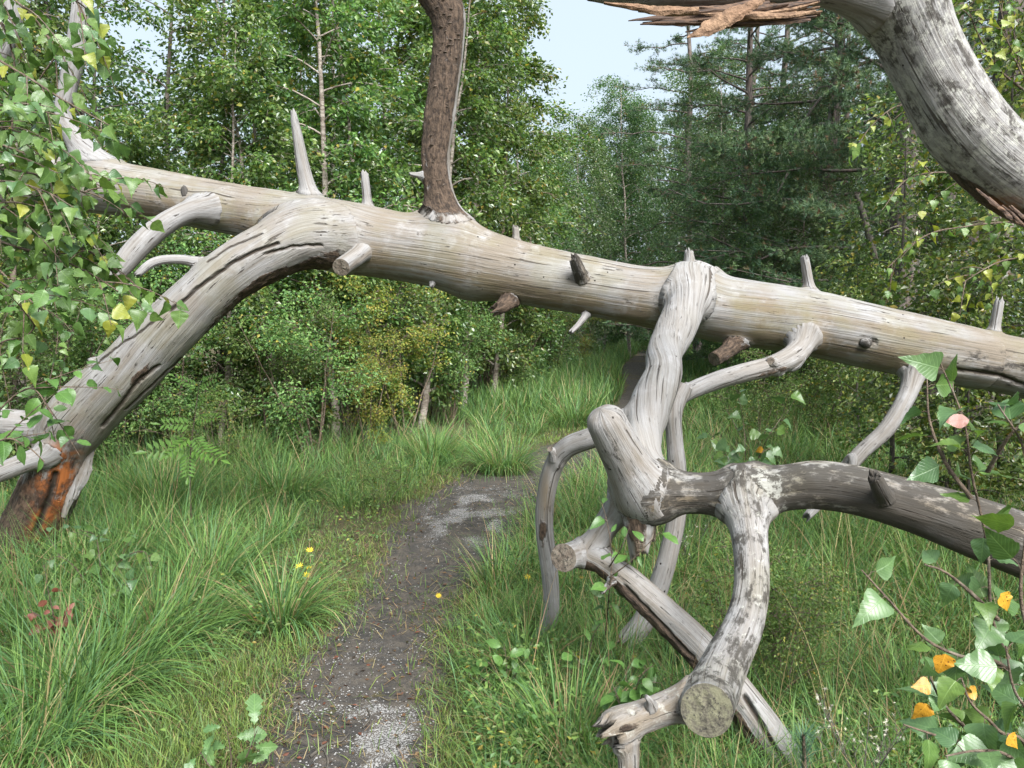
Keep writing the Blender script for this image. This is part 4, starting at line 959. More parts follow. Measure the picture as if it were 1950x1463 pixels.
for px, d, k, sc, lab in row:
    plant_tree('pine_tree', PN[k], at_ground(px, d), rng.uniform(0, 6.28), sc, lab, 'tree', 'pines on the right')

db = P(1690, 100, 12.8); r_ = empty('dead_bough', at_ground(1700, 12.9), 'arching bare dead bough hanging in front of the dark pines', 'branch'); acc = new_acc(); lo = np.array(r_.location)
for pts, rr in (([(1702, 120, 13.0), (1650, 118, 12.7), (1600, 150, 12.5), (1560, 190, 12.4), (1525, 240, 12.3), (1500, 278, 12.3)], .035), ([(1585, 165, 12.45), (1560, 168, 12.4), (1545, 200, 12.4)], .014), ([(1500, 330, 12.3), (1490, 350, 12.3), (1480, 368, 12.3)], .02), ([(1702, 170, 13.0), (1640, 155, 12.7), (1590, 158, 12.6)], .015), ([(1705, 80, 13), (1702, 300, 13), (1700, 640, 12.9)], .11)):
    c = cr(np.array([P(*p) for p in pts]), 6); simple_tube(acc, c-lo, np.linspace(rr, rr*.45 if rr < .1 else rr*1.3, len(c)), 6)
add('bough', acc_mesh('bough', acc, M['dark_bark']), r_, kind='stuff')
b_ = at_ground(1690, 9.0); acc = new_acc(); c = cr(np.array([b_, P(1672, 560, 8.9), P(1660, 470, 8.8), P(1632, 370, 8.7)]), 6); simple_tube(acc, c-b_, np.linspace(.055, .035, len(c)), 8)
tag(add('dead_sapling', acc_mesh('dead_sapling', acc, M['dark_bark']), loc=b_), 'thin leaning dead stem among the yellowing birches at right', 'dead sapling')
# big grey trunks at the right, furrowed bark in relief
def big_trunk(px, d, r, H, label, lean=0):
    n, m = 90, 40; t = np.linspace(0, 1, n); th = np.linspace(0, 2*np.pi, m, endpoint=False)
    TT, HH = np.meshgrid(th, t); p = np.stack([np.cos(TT)*4, np.sin(TT)*4, HH*H*1.1], -1).reshape(-1, 3)
    rr = r*(1-.35*HH+.35*np.exp(-HH*H*2.2)).ravel()*(1+.16*(fbm(p*np.array([2, 2, .9]), int(px), 3)-.5))
    V = np.stack([np.cos(TT).ravel()*rr+lean*HH.ravel()*H, np.sin(TT).ravel()*rr, HH.ravel()*H-.1], 1)
    i0 = np.arange(n*m).reshape(n, m); i1 = np.roll(i0, -1, axis=1); f = np.stack([i0[:-1], i1[:-1], i1[1:], i0[1:]], -1).reshape(-1, 4)
    return build_mesh('trunk', V, f, M['pine_bark'])
for px, d, r, lab, lean in [(1712, 10.8, .20, 'stout grey trunk in the right background, the leftmost of three', -.01), (1775, 11.4, .19, 'furrowed grey trunk in the right background, middle of three', .0), (1868, 10.4, .21, 'dark grey trunk in the right background, nearest the arching limb', .02)]:
    rt = empty('grey_trunk_tree', at_ground(px, d), lab, 'tree', 'big grey trunks at the right')
    add('trunk', big_trunk(px, d, r, 9, lab, lean), rt)
    for k in range(5):
        acc = new_acc()
        z = rng.uniform(1.2, 5.5); az = rng.uniform(2.6, 5.2); L = rng.uniform(.5, 1.3); s = np.linspace(0, 1, 6)
        b = np.array([0, 0, z])+np.array([math.cos(az), math.sin(az), .15])*(L*s)[:, None]+np.array([0, 0, -1])*(.35*L*s**2)[:, None]
        simple_tube(acc, b, .028*(1-.85*s), 5); add('dead_branch', acc_mesh('dead_branch', acc, M['dark_bark']), rt)
    ck = add('crown', PN[0][1], rt, kind='stuff'); ck.location = (0, 0, 1.5); ck.scale = (.7, .7, .9)

# right-hand birch scrub with yellowing leaves
RB = [make_birch(4.2, 1.0, 5200, .058, 34, .10, .8, .10, 'dark_bark', .03, .7, ((.085, .14, .035), (.125, .185, .045), (.16, .215, .06), (.06, .11, .032))),
      make_birch(3.0, .9, 4200, .052, 30, .05, .6, .08, 'dark_bark', .022, .8, ((.09, .14, .035), (.13, .18, .045), (.17, .21, .055), (.065, .115, .035)))]
row = [(1700, 6.6, 0, .80), (1790, 5.7, 1, .80), (1905, 6.0, 0, 1.0), (2000, 5.4, 0, 1.0), (1850, 5.6, 1, .72), (1755, 8.5, 0, .8), (1640, 8.6, 1, .85), (1930, 8.2, 0, 1.15), (1590, 10.5, 1, .8)]
for i, (px, d, k, sc) in enumerate(sorted(row)):
    plant_tree('yellowing_birch', RB[k], at_ground(px, d), rng.uniform(0, 6.28), sc, f'young birch with yellowing leaves on the right, {ORD[i]} from left', 'tree', 'yellowing birches on the right')

# shrubs at the thicket edge
SH = [make_birch(1.55, .75, 8200, .031, 34, .10, .15, .03, 'twig', .012, 1.0, ((.085, .155, .045), (.12, .20, .055), (.15, .23, .065), (.065, .125, .04)), 'fol_fine', stems=5),
      make_birch(1.8, .7, 6000, .032, 30, .12, .15, .35, 'twig', .012, 1.0, ((.15, .20, .035), (.20, .23, .04), (.11, .17, .04)), 'fol_fine', stems=4),
      make_birch(.9, .6, 3000, .026, 24, .06, .1, .05, 'twig', .008, 1.0, ((.07, .13, .03), (.10, .17, .045), (.13, .19, .05)), 'fol_fine', stems=5)]
row = [(600, 8.3, 0, 1.2, 'fine-leaved bushy shrub under the trunk at centre left'), (520, 8.6, 0, 1.0, 'fine-leaved shrub tucked behind the leaning limb'), (770, 9.6, 1, 1.15, 'yellowing shrub with small leaves under the trunk'), (700, 8.8, 1, .8, 'smaller yellow-green shrub in front of the birch stems'),
       (860, 11.2, 0, 1.1, 'green shrub under the trunk, right of the yellowing one'), (965, 14.6, 0, 1.15, 'rounded shrub at the bend of the thicket edge'), (1050, 19, 0, 1.3, 'pale shrub just right of the bend'), (1105, 25, 1, 1.3, 'yellow-green shrub closing the thicket edge'),
       (1440, 8.5, 2, 1.0, 'low scrubby bush under the trunk at right'), (1560, 9.2, 2, 1.1, 'low bush beneath the trunk, behind the hanging branch'), (1500, 11, 2, 1.3, 'bush in the clearing behind the elbow branch'), (420, 7.4, 2, .9, 'dark low bush behind the leaning limb'), (720, 6.2, 2, .45, 'tiny bush at the path edge below the yellow shrub'),
       (1400, 3.35, 2, .62, 'small leafy bush behind the descending limb'), (1490, 3.1, 2, .52, 'small leafy bush right of the descending limb'), (1545, 3.6, 2, .5, 'low scrub to the right of the crossing branch'), (120, 7.0, 0, 1.15, 'dark shrub at the far left beneath the trunk'), (230, 7.6, 0, 1.1, 'shaded shrub under the drooping branch at left'), (-40, 6.4, 0, 1.2, 'shrub at the left picture edge'),
       (330, 8.6, 0, 1.35, 'tall dark shrub between the thin birch stems at left'), (460, 9.4, 0, 1.5, 'tall shrub under the fork of the leaning limb'), (660, 9.8, 0, 1.55, 'tall leafy shrub behind the fine-leaved one'), (815, 12.0, 0, 1.7, 'tall shrub behind the yellowing shrub'),
       (920, 15, 0, 1.8, 'tall shrub in the thicket behind the path bend'), (1010, 19, 1, 1.7, 'yellow-green tall shrub deep in the thicket'), (580, 10.2, 1, 1.2, 'yellow-tinged shrub deep under the trunk'), (160, 9.2, 0, 1.6, 'tall shaded shrub behind the far left trunk'),
       (1420, 14, 0, 1.3, 'rounded bush at the right side of the far path'), (1540, 13, 0, 1.4, 'rounded bush below the dark pines'), (1640, 12.5, 0, 1.5, 'bush in front of the grey trunks')]
for px, d, k, sc, lab in row:
    plant_tree('shrub', SH[k], at_ground(px, d), rng.uniform(0, 6.28), sc, lab, 'shrub')

# distant wood closing the horizon
VV, FF, CC = [], [], []; o_ = 0
n = 95000; a = rng.uniform(-.85, .85, n); r = rng.uniform(40, 54, n); zz = rng.random(n)**.9
x = r*np.sin(a); y = r*np.cos(a); top = 10.5+5*fbm(np.stack([a*9, 0*a, 0*a], 1), 61, 3)
gap = np.exp(-((a-.05)/.10)**2)*3.2
pos = np.stack([x, y, zz*(top-gap)], 1)
V, F, C = leaf_cards(pos, rng.normal(0, 1, (n, 3))+np.array([0, 0, -.4]), rng.uniform(.22, .42, n), birch_cols(n, .0, ((.035, .075, .03), (.05, .095, .035), (.06, .11, .045), (.03, .06, .03))))
tag(add('distant_wood', build_mesh('distant_wood', V, F, M['fol'], cols=C, smooth=False), kind='stuff'), 'distant dark wood closing the view behind all the trees', 'wood')

# ------------------------------------------------------------------ near plants, every leaf an object
def leaf_mesh(name, mat, outline, fold=.22, curl=.18, wav=.03, seed=0):
    r = np.random.default_rng(seed); o = np.array(outline, float); n = len(o)
    mid = [(x, 0, -curl*x*x+.02) for x, w in o]
    L = [(x, w, -curl*x*x+fold*w+r.normal(0, wav)*(w > 0)) for x, w in o[1:-1]]; Rr = [(x, -w, -curl*x*x+fold*w+r.normal(0, wav)*(w > 0)) for x, w in o[1:-1]]
    V = np.array(mid+L+Rr); F = []
    for s, off, fl in ((1, n-1, False), (-1, n-1+n-2, True)):
        idx = lambda i: 0 if i == 0 else (n-1 if i == n-1 else off+i)
        for i in range(n-1):
            q = [i, i+1, idx(i+1), idx(i)]; q2 = []
            for a_ in q:
                if a_ not in q2: q2.append(a_)
            if fl: q2 = q2[::-1]
            for k in range(1, len(q2)-1): F.append((q2[0], q2[k], q2[k+1]))
    return build_mesh(name, V, np.array(F), M[mat])
BIRCH = [(0, 0), (.05, .20), (.12, .35), (.22, .41), (.30, .385), (.38, .37), (.48, .29), (.56, .265), (.68, .16), (.80, .105), (.90, .04), (1, 0)]
OVAL = [(0, 0), (.08, .12), (.22, .24), (.4, .30), (.58, .29), (.75, .21), (.9, .09), (1, 0)]
OAK = [(0, 0), (.08, .05), (.16, .13), (.24, .09), (.33, .21), (.42, .14), (.52, .28), (.62, .19), (.72, .30), (.82, .20), (.92, .14), (1, 0)]
LANCE = [(0, 0), (.15, .10), (.35, .17), (.55, .17), (.8, .09), (1, 0)]
def variants(mat, outl, n=4, **kw): return [leaf_mesh('leaf', mat, outl, fold=.05+.17*i, curl=.02+.22*i, seed=i+hash(mat) % 7, **kw) for i in range(n)]
LM = {k: variants(m, o) for k, (m, o) in {'birch': ('birch_leaf', BIRCH), 'blue': ('birch_leaf_blue', BIRCH), 'lime': ('lime_leaf', BIRCH), 'yellow': ('yellow_leaf', BIRCH), 'oval': ('oval_leaf', OVAL), 'oak': ('oak_leaf', OAK), 'red': ('red_leaf', OVAL), 'lance': ('oval_leaf', LANCE)}.items()}

def put_leaf(root, base, key, pos, dirn, size, tilt=.5, lab=None, up=(0, 0, 1)):
    d = np.asarray(dirn, float); d = d/np.linalg.norm(d); u = np.array(up, float)+rng.normal(0, tilt, 3)
    y = np.cross(u, d); y /= max(np.linalg.norm(y), 1e-6); z = np.cross(d, y)
    o = add('leaf', LM[key][rng.integers(0, len(LM[key]))], root); w = size*rng.uniform(.85, 1.15)
    p = np.asarray(pos)-base
    o.matrix_local = Matrix(((d[0]*size, y[0]*w, z[0]*size, p[0]), (d[1]*size, y[1]*w, z[1]*size, p[1]), (d[2]*size, y[2]*w, z[2]*size, p[2]), (0, 0, 0, 1)))
    if lab: o['label'] = lab
    return o

def leafy(name, label, cat, stems, keys, spacing, size, base=None, start=.1, group=None, droop=.5, out=.8, tilt=.45, rad=.004, sub=0, face=.35, skip=()):
    """stems: list of lists of world points. Leaves alternate along every stem. keys: {leaf kind: weight}"""
    base = np.asarray(stems[0][0] if base is None else base, float); root = empty(name, base, label, cat, group); acc = new_acc()
    ks = list(keys); wt = np.array([keys[k] for k in ks], float); wt /= wt.sum(); allst = []
    for s_ in stems:
        c = cr(np.array(s_, float), 8); allst.append((c, 1.0))
        for q in range(sub):
            i = rng.integers(int(len(c)*.2), len(c)-1); T = c[min(i+1, len(c)-1)]-c[i-1]; T /= np.linalg.norm(T); dv = T+rng.normal(0, .65, 3); dv /= np.linalg.norm(dv); L = rng.uniform(.12, .30)
            t = np.linspace(0, 1, 6); allst.append((c[i]+dv*(L*t)[:, None]+np.array([0, 0, -droop*.45])*(L*t*t)[:, None], .5))
    cnt = 0
    for c, rs in allst:
        n = len(c); simple_tube(acc, c-base, np.linspace(rad*rs, rad*.3*rs, n), 6)
        S = np.concatenate([[0], np.cumsum(np.linalg.norm(np.diff(c, axis=0), axis=1))]); s = S[-1]*start+spacing*rng.random(); sg = 1
        while s <= S[-1]:
            p = np.array([np.interp(s, S, c[:, a]) for a in range(3)]); i = min(np.searchsorted(S, s), n-1); T = c[i]-c[max(i-1, 0)]; T = T/max(np.linalg.norm(T), 1e-6)
            sd_ = np.cross(T, np.array([0, -.5, 1.0])); sd_ /= max(np.linalg.norm(sd_), 1e-6); d = T*.5+sd_*sg*out+rng.normal(0, .3, 3)+np.array([0, 0, -droop]); d /= np.linalg.norm(d)
            sz = size*rng.uniform(.6, 1.2); pet = p+d*sz*.28+np.array([0, 0, .1*sz]); pe = pet
            simple_tube(acc, np.array([p, (p+pet)/2+np.array([0, 0, .05*sz]), pet])-base, [.0012, .001, .0008], 3)
            k = rng.choice(ks, p=wt); tocam = EYE-p; tocam = tocam/np.linalg.norm(tocam)
            put_leaf(root, base, k, pe, d, sz, tilt, up=np.array([0, 0, 1.0])*(1-face)+tocam*face); cnt += 1
            s += spacing*rng.uniform(.6, 1.5); sg = -sg
    add('stem', acc_mesh('stem', acc, M['twig']), root)
    return root, base

# right foreground birch sapling
b0 = at_ground(1900, 1.75)
sap, sb = leafy('birch_sapling', 'big-leaved birch sapling with brown-spotted yellow leaves at the right edge', 'sapling',
    [[b0, P(1990, 1400, 1.72), P(1965, 1340, 1.62), P(1935, 1280, 1.58), P(1890, 1180, 1.55), P(1880, 1040, 1.55), P(1850, 900, 1.55), P(1835, 800, 1.55), P(1790, 690, 1.56)],
     [P(1965, 1320, 1.62), P(1900, 1262, 1.52), P(1830, 1250, 1.46), P(1760, 1215, 1.44), P(1690, 1140, 1.46), P(1640, 1085, 1.48)],
     [b0, P(1900, 1460, 1.6), P(1840, 1390, 1.48), P(1790, 1330, 1.42), P(1760, 1260, 1.40)],
     [b0, P(2010, 1480, 1.7), P(1990, 1300, 1.5), P(1945, 1150, 1.45), P(1955, 1000, 1.45), P(1950, 860, 1.46), P(1900, 770, 1.47)],
     [P(1880, 900, 1.55), P(1915, 840, 1.5), P(1960, 790, 1.47)],
     [b0, P(1960, 1500, 1.55), P(1920, 1440, 1.40), P(1860, 1430, 1.36), P(1800, 1440, 1.34)],
     [P(1850, 950, 1.55), P(1800, 880, 1.58), P(1770, 800, 1.62), P(1765, 720, 1.64)],
     [b0, P(1900, 1480, 1.5), P(1840, 1420, 1.42), P(1780, 1400, 1.38), P(1720, 1380, 1.38)],
     [b0, P(1960, 1480, 1.5), P(1900, 1390, 1.42), P(1850, 1340, 1.40), P(1830, 1290, 1.40)],
     [b0, P(2000, 1450, 1.5), P(1960, 1360, 1.42), P(1930, 1310, 1.40), P(1915, 1230, 1.40)],
     [P(1900, 1180, 1.55), P(1850, 1130, 1.52), P(1800, 1090, 1.5), P(1760, 1075, 1.5)]],
    {'blue': .55, 'birch': .42, 'lime': .015}, .038, .067, start=.12, droop=.35, tilt=.5, rad=.005, face=.45, base=b0)
for px, py, d, sz, dr in [(1800, 1245, 1.38, .047, (-.2, 0, -1)), (1772, 1305, 1.38, .036, (-1, 0, -.1)), (1765, 1340, 1.37, .042, (-.5, 0, -.9)), (1905, 1130, 1.40, .045, (.5, 0, -.8)), (1920, 1400, 1.34, .032, (.5, 0, -.7)), (1860, 1320, 1.40, .03, (-.8, 0, .1))]:
    put_leaf(sap, sb, 'yellow', P(px, py, d), dr, sz, .15, 'yellow leaf with brown spots', up=(0, -1, .5))
put_leaf(sap, sb, 'red', P(1845, 800, 1.5), (-1, 0, -.1), .045, .2, 'pinkish withered leaf', up=(0, -1, .4))

# left: birch sprays hanging into the picture
def spray(pts): return [P(*p) for p in pts]
bl = at_ground(-330, 2.9)
leafy('birch_branch', 'leafy birch branches hanging into the picture at the upper left', 'tree',
    [[bl, P(-300, 900, 2.9), P(-230, 500, 2.85), P(-180, 250, 2.8), P(-140, 0, 2.8), P(-120, -200, 2.8)],
     spray([(-180, 240, 2.8), (-80, 250, 2.6), (40, 290, 2.5), (130, 330, 2.45), (200, 350, 2.42)]),
     spray([(-200, 330, 2.8), (-80, 350, 2.6), (20, 360, 2.5), (90, 385, 2.45), (150, 410, 2.42)]),
     spray([(-200, 300, 2.8), (-80, 320, 2.55), (30, 325, 2.4), (110, 345, 2.36), (175, 375, 2.34)]),
     spray([(-200, 370, 2.8), (-80, 390, 2.6), (0, 395, 2.45), (60, 400, 2.42), (120, 400, 2.4)]),
     spray([(-160, 100, 2.8), (-60, 90, 2.6), (40, 140, 2.5), (120, 190, 2.45), (210, 240, 2.4)]),
     spray([(-140, 0, 2.8), (-40, -40, 2.6), (50, 20, 2.5), (100, 90, 2.48), (110, 170, 2.46)]),
     spray([(-130, -100, 2.8), (0, -120, 2.6), (90, -60, 2.5), (150, 10, 2.48), (180, 80, 2.46)]),
     spray([(-140, 20, 2.8), (-60, -20, 2.7), (10, 60, 2.6), (30, 160, 2.58), (20, 260, 2.56)]),
     spray([(-200, 420, 2.8), (-100, 420, 2.6), (0, 460, 2.5), (100, 490, 2.45), (170, 520, 2.42), (225, 555, 2.4)]),
     spray([(-200, 440, 2.8), (-90, 470, 2.6), (0, 440, 2.52), (80, 455, 2.48), (150, 470, 2.44), (190, 490, 2.42)])],
    {'birch': .72, 'blue': .2, 'lime': .10}, .027, .052, start=.2, droop=.75, tilt=.6, rad=.006, sub=6, face=.3, base=bl)
bl2 = at_ground(-420, 2.6)
leafy('birch_branch', 'leafy birch spray drooping across the far left end of the trunk', 'tree',
    [[bl2, P(-380, 800, 2.6), P(-260, 420, 2.5), P(-160, 300, 2.4), P(-60, 280, 2.3), P(40, 300, 2.25), P(110, 330, 2.22)],
     spray([(-260, 420, 2.5), (-120, 360, 2.35), (0, 345, 2.28), (80, 362, 2.24), (140, 395, 2.22)]),
     spray([(-200, 380, 2.45), (-80, 400, 2.35), (20, 385, 2.28), (90, 400, 2.25)]), spray([(-160, 300, 2.4), (-60, 240, 2.3), (30, 250, 2.26), (90, 270, 2.24)]),
     spray([(-260, 430, 2.5), (-140, 500, 2.4), (-40, 520, 2.34), (40, 560, 2.3), (90, 600, 2.28)]), spray([(-200, 300, 2.45), (-90, 190, 2.35), (0, 200, 2.3), (70, 215, 2.28)])],
    {'birch': .75, 'blue': .2, 'lime': .08}, .025, .050, start=.3, droop=.7, tilt=.6, rad=.005, sub=6, face=.3, base=bl2)
rr0 = at_ground(2180, 5.0)
leafy('birch_branch', 'pale green birch sprays hanging below the arching limb at right', 'tree',
    [[rr0, P(2120, 500, 5.0), P(2040, 280, 5.0), P(1960, 180, 5.0), P(1930, 60, 5.0)], spray([(2040, 280, 5.0), (1900, 300, 4.9), (1800, 230, 4.8), (1720, 200, 4.8), (1660, 240, 4.75), (1620, 300, 4.75)]),
     spray([(2060, 340, 5.0), (1930, 360, 4.9), (1820, 330, 4.8), (1730, 340, 4.8), (1680, 400, 4.75)]), spray([(2080, 400, 5.0), (1950, 420, 4.9), (1850, 430, 4.8), (1760, 450, 4.8), (1690, 510, 4.75)]),
     spray([(1960, 180, 5.0), (1900, 130, 4.9), (1860, 60, 4.85), (1840, 0, 4.85)]), spray([(2080, 420, 5.0), (1980, 480, 4.9), (1900, 500, 4.85), (1830, 540, 4.8)]), spray([(2000, 250, 5), (1950, 150, 4.9), (1920, 80, 4.9), (1900, -10, 4.9)])],
    {'lime': .45, 'birch': .55}, .045, .060, start=.15, droop=.7, tilt=.5, rad=.008, sub=8, face=.35, base=rr0)
br = at_ground(-220, 2.5)
leafy('buckthorn_bush', 'oval-leaved bush reaching in at the left edge, below the birch sprays', 'bush',
    [[br, P(-160, 1100, 2.4), P(-90, 900, 2.35), P(0, 780, 2.3), P(60, 740, 2.28), P(100, 790, 2.26)],
     [br, P(-180, 1000, 2.4), P(-110, 760, 2.35), P(-10, 660, 2.32), P(50, 640, 2.3), P(80, 600, 2.28)],
     [br, P(-160, 1050, 2.4), P(-80, 920, 2.32), P(0, 840, 2.26), P(50, 850, 2.24), P(85, 880, 2.22)],
     [br, P(-200, 900, 2.5), P(-120, 640, 2.45), P(-20, 560, 2.4), P(60, 530, 2.38), P(110, 545, 2.36)]],
    {'oval': .85, 'blue': .15}, .036, .060, start=.3, droop=.25, tilt=.4, rad=.005, sub=4, face=.4, base=br)
dk = at_ground(60, 5.4)
leafy('birch_sapling', 'shaded birch sapling behind the left limb, with one yellow leaf', 'sapling',
    [[dk, P(80, 800, 5.3), P(110, 640, 5.2), P(90, 520, 5.2), P(60, 440, 5.2)], [dk, P(20, 780, 5.2), P(0, 650, 5.1), P(30, 560, 5.1)], [dk, P(140, 760, 5.4), P(200, 640, 5.4), P(230, 560, 5.4)], [dk, P(120, 700, 5.3), P(150, 600, 5.3), P(160, 540, 5.3)]],
    {'birch': .5, 'blue': .5}, .05, .062, start=.2, droop=.5, sub=5, base=dk)
# ground-level birch seedling by the limb foot, red-leaved twig
s0 = G(200, 1180)
leafy('birch_seedling', 'small birch seedling in the grass by the foot of the leaning limb', 'seedling',
    [[s0, P(150, 1090, 4.0), P(110, 1060, 3.95), P(80, 1080, 3.9)], [s0, P(220, 1080, 4.0), P(270, 1050, 3.95), P(290, 1080, 3.9)], [s0, P(190, 1070, 4.0), P(180, 1020, 4.0), P(150, 1010, 3.95)], [s0, P(230, 1120, 3.9), P(260, 1100, 3.85)]],
    {'blue': .6, 'birch': .4}, .05, .062, droop=.3, face=.5, sub=2, base=s0)
r0 = G(110, 1240)
leafy('red_leaved_twig', 'twig of withered red leaves in the grass at the left', 'twig', [[r0, P(105, 1190, 3.4), P(95, 1140, 3.35), P(90, 1120, 3.34)], [r0, P(120, 1180, 3.4), P(135, 1160, 3.36)], [r0, P(80, 1180, 3.4), P(60, 1165, 3.36), P(50, 1160, 3.36)]], {'red': 1}, .030, .046, start=.45, droop=.4, face=.6, base=r0)
# oak seedling at the bottom
o0 = G(440, 1500)
leafy('oak_seedling', 'oak seedling with lobed leaves at the bottom, left of the path', 'seedling',
    [[o0, P(440, 1440, 2.6), P(430, 1380, 2.55)], [o0, P(470, 1440, 2.55), P(490, 1390, 2.5)], [o0, P(400, 1460, 2.55), P(380, 1430, 2.5)], [o0, P(450, 1480, 2.5), P(500, 1450, 2.45)]], {'oak': 1}, .04, .088, start=.35, droop=.15, face=.55, base=o0)
# shoots among the forked limbs
w0 = G(1150, 1240)
leafy('leafy_shoot', 'green shoot climbing in front of the branch fork', 'shoot', [[w0, P(1160, 1130, 2.95), P(1165, 1060, 2.85), P(1155, 990, 2.8), P(1140, 945, 2.78)], [P(1160, 1100, 2.9), P(1200, 1070, 2.82), P(1240, 1030, 2.78), P(1260, 1010, 2.76)], [P(1160, 1080, 2.9), P(1185, 1040, 2.8), P(1200, 1000, 2.78)]], {'oval': .7, 'lance': .3}, .05, .062, start=.4, droop=.1, face=.4, rad=.003, base=w0)
w1 = G(1195, 1400)
leafy('leafy_shoot', 'broad-leaved shoot in the grass below the pale prop branch', 'shoot', [[w1, P(1190, 1330, 2.75), P(1195, 1270, 2.7)], [w1, P(1215, 1300, 2.7), P(1245, 1265, 2.68)], [w1, P(1180, 1340, 2.7), P(1165, 1300, 2.68)], [w1, P(1230, 1310, 2.7), P(1260, 1300, 2.66)]], {'oval': .95, 'lime': .05}, .034, .062, start=.3, droop=.1, face=.4, rad=.003, base=w1)
w2 = G(1120, 1330)
leafy('leafy_shoot', 'low green shoot between the thin bowed branch and the crossing branch', 'shoot', [[w2, P(1120, 1270, 3.1), P(1130, 1210, 3.05), P(1150, 1180, 3.0)], [w2, P(1140, 1270, 3.05), P(1165, 1240, 3.0)], [w2, P(1105, 1270, 3.05), P(1090, 1240, 3.0)]], {'oval': .8, 'lance': .2}, .04, .055, start=.3, droop=.1, face=.4, rad=.003, base=w2)
w3 = G(960, 1330)
leafy('broadleaf_weed', 'rosette of broad leaves at the right edge of the path', 'weed', [[w3, P(950, 1290, 3.15), P(930, 1260, 3.15)], [w3, P(985, 1280, 3.15), P(1010, 1250, 3.12)], [w3, P(965, 1275, 3.15), P(960, 1225, 3.13)], [w3, P(930, 1300, 3.15), P(900, 1290, 3.15)]], {'oval': .5, 'lance': .5}, .03, .075, start=.2, droop=-.1, face=.4, rad=.003, base=w3)
w4 = G(1420, 960)
leafy('birch_seedling', 'birch seedling with one yellow leaf under the elbow branch', 'seedling', [[w4, P(1420, 880, 4.5), P(1415, 800, 4.45), P(1400, 730, 4.4)], [w4, P(1380, 860, 4.4), P(1345, 820, 4.35)], [w4, P(1450, 860, 4.4), P(1490, 790, 4.35), P(1500, 750, 4.3)], [w4, P(1440, 880, 4.35), P(1470, 850, 4.3)]], {'blue': .75, 'birch': .25, 'yellow': .04}, .06, .075, start=.3, droop=.3, face=.5, rad=.003, base=w4)

# rowan seedling: pinnate leaves
def pinnate():
    acc = []; V = []; F = []
    def leaflet(x, y, ang, s):
        c, sn = math.cos(ang), math.sin(ang); o = len(V)
        for lx, ly, lz in ((0, 0, 0), (.5, .17, .03), (1, 0, -.06), (.5, -.17, .03)): V.append((x+(lx*c-ly*sn)*s, y+(lx*sn+ly*c)*s, lz*s-.15*x*x))
        F.extend([(o, o+2, o+1), (o, o+3, o+2)])
    for k in range(6):
        x = .15+k*.135; s = .36*(1-.05*k)
        leaflet(x, .005, 1.05, s); leaflet(x, -.005, -1.05, s)
    leaflet(.93, 0, 0, .33); o = len(V)
    V.extend([(0, .008, 0), (0, -.008, 0), (.95, 0, -.13)]); F.append((o, o+1, o+2))
    return build_mesh('leaf', V, np.array(F), M['rowan_leaf'])
LM['rowan'] = [pinnate()]
q0 = at_ground(365, 5.5); rw = empty('rowan_seedling', q0, 'bright rowan seedling with feathery leaves beside the leaning limb', 'seedling'); acc = new_acc()
stm = cr(np.array([q0, P(362, 880, 5.45), P(370, 800, 5.45), P(380, 730, 5.45)]), 8); simple_tube(acc, stm-q0, np.linspace(.006, .002, len(stm)), 6); add('stem', acc_mesh('stem', acc, M['twig']), rw)
for px, py, dx, dz, s in [(365, 850, -1, .0, .30), (365, 850, .8, -.15, .30), (360, 860, .1, -.6, .2), (368, 810, -1, .2, .22), (372, 800, .9, .25, .2), (375, 770, .6, .5, .2), (378, 740, -.7, .6, .18), (380, 735, .9, .5, .18), (366, 830, -.4, -.3, .22), (368, 830, .5, -.4, .2)]:
    put_leaf(rw, q0, 'rowan', P(px, py, 5.42), (dx, -.45, dz), s, .12, up=(0, -.75, .8))

# pine seedling tip at the bottom right
k0 = G(1535, 1540); pr = empty('pine_seedling', k0, 'pine seedling with long needles at the bottom, beside the crossing branch', 'seedling'); acc = new_acc(); tipp = P(1530, 1400, 2.45)
simple_tube(acc, np.array([k0, (k0+tipp)/2, tipp])-k0, [.008, .007, .005], 6); add('stem', acc_mesh('stem', acc, M['twig']), pr)
n = 260; f = rng.random(n); p0 = (k0+(tipp-k0)*(.45+.55*f)[:, None])-k0; vv, qq, c2 = blades(p0, rng.uniform(0, 6.3, n), rng.uniform(.06, .10, n), rng.uniform(.5, 1.1, n), rng.uniform(-.2, .3, n), np.full(n, .0016), np.tile((.055, .12, .075), (n, 1))*rng.uniform(.8, 1.3, (n, 1)), 3)
add('needles', build_mesh('needles', vv, qq, M['needle'], cols=c2), pr, kind='stuff')

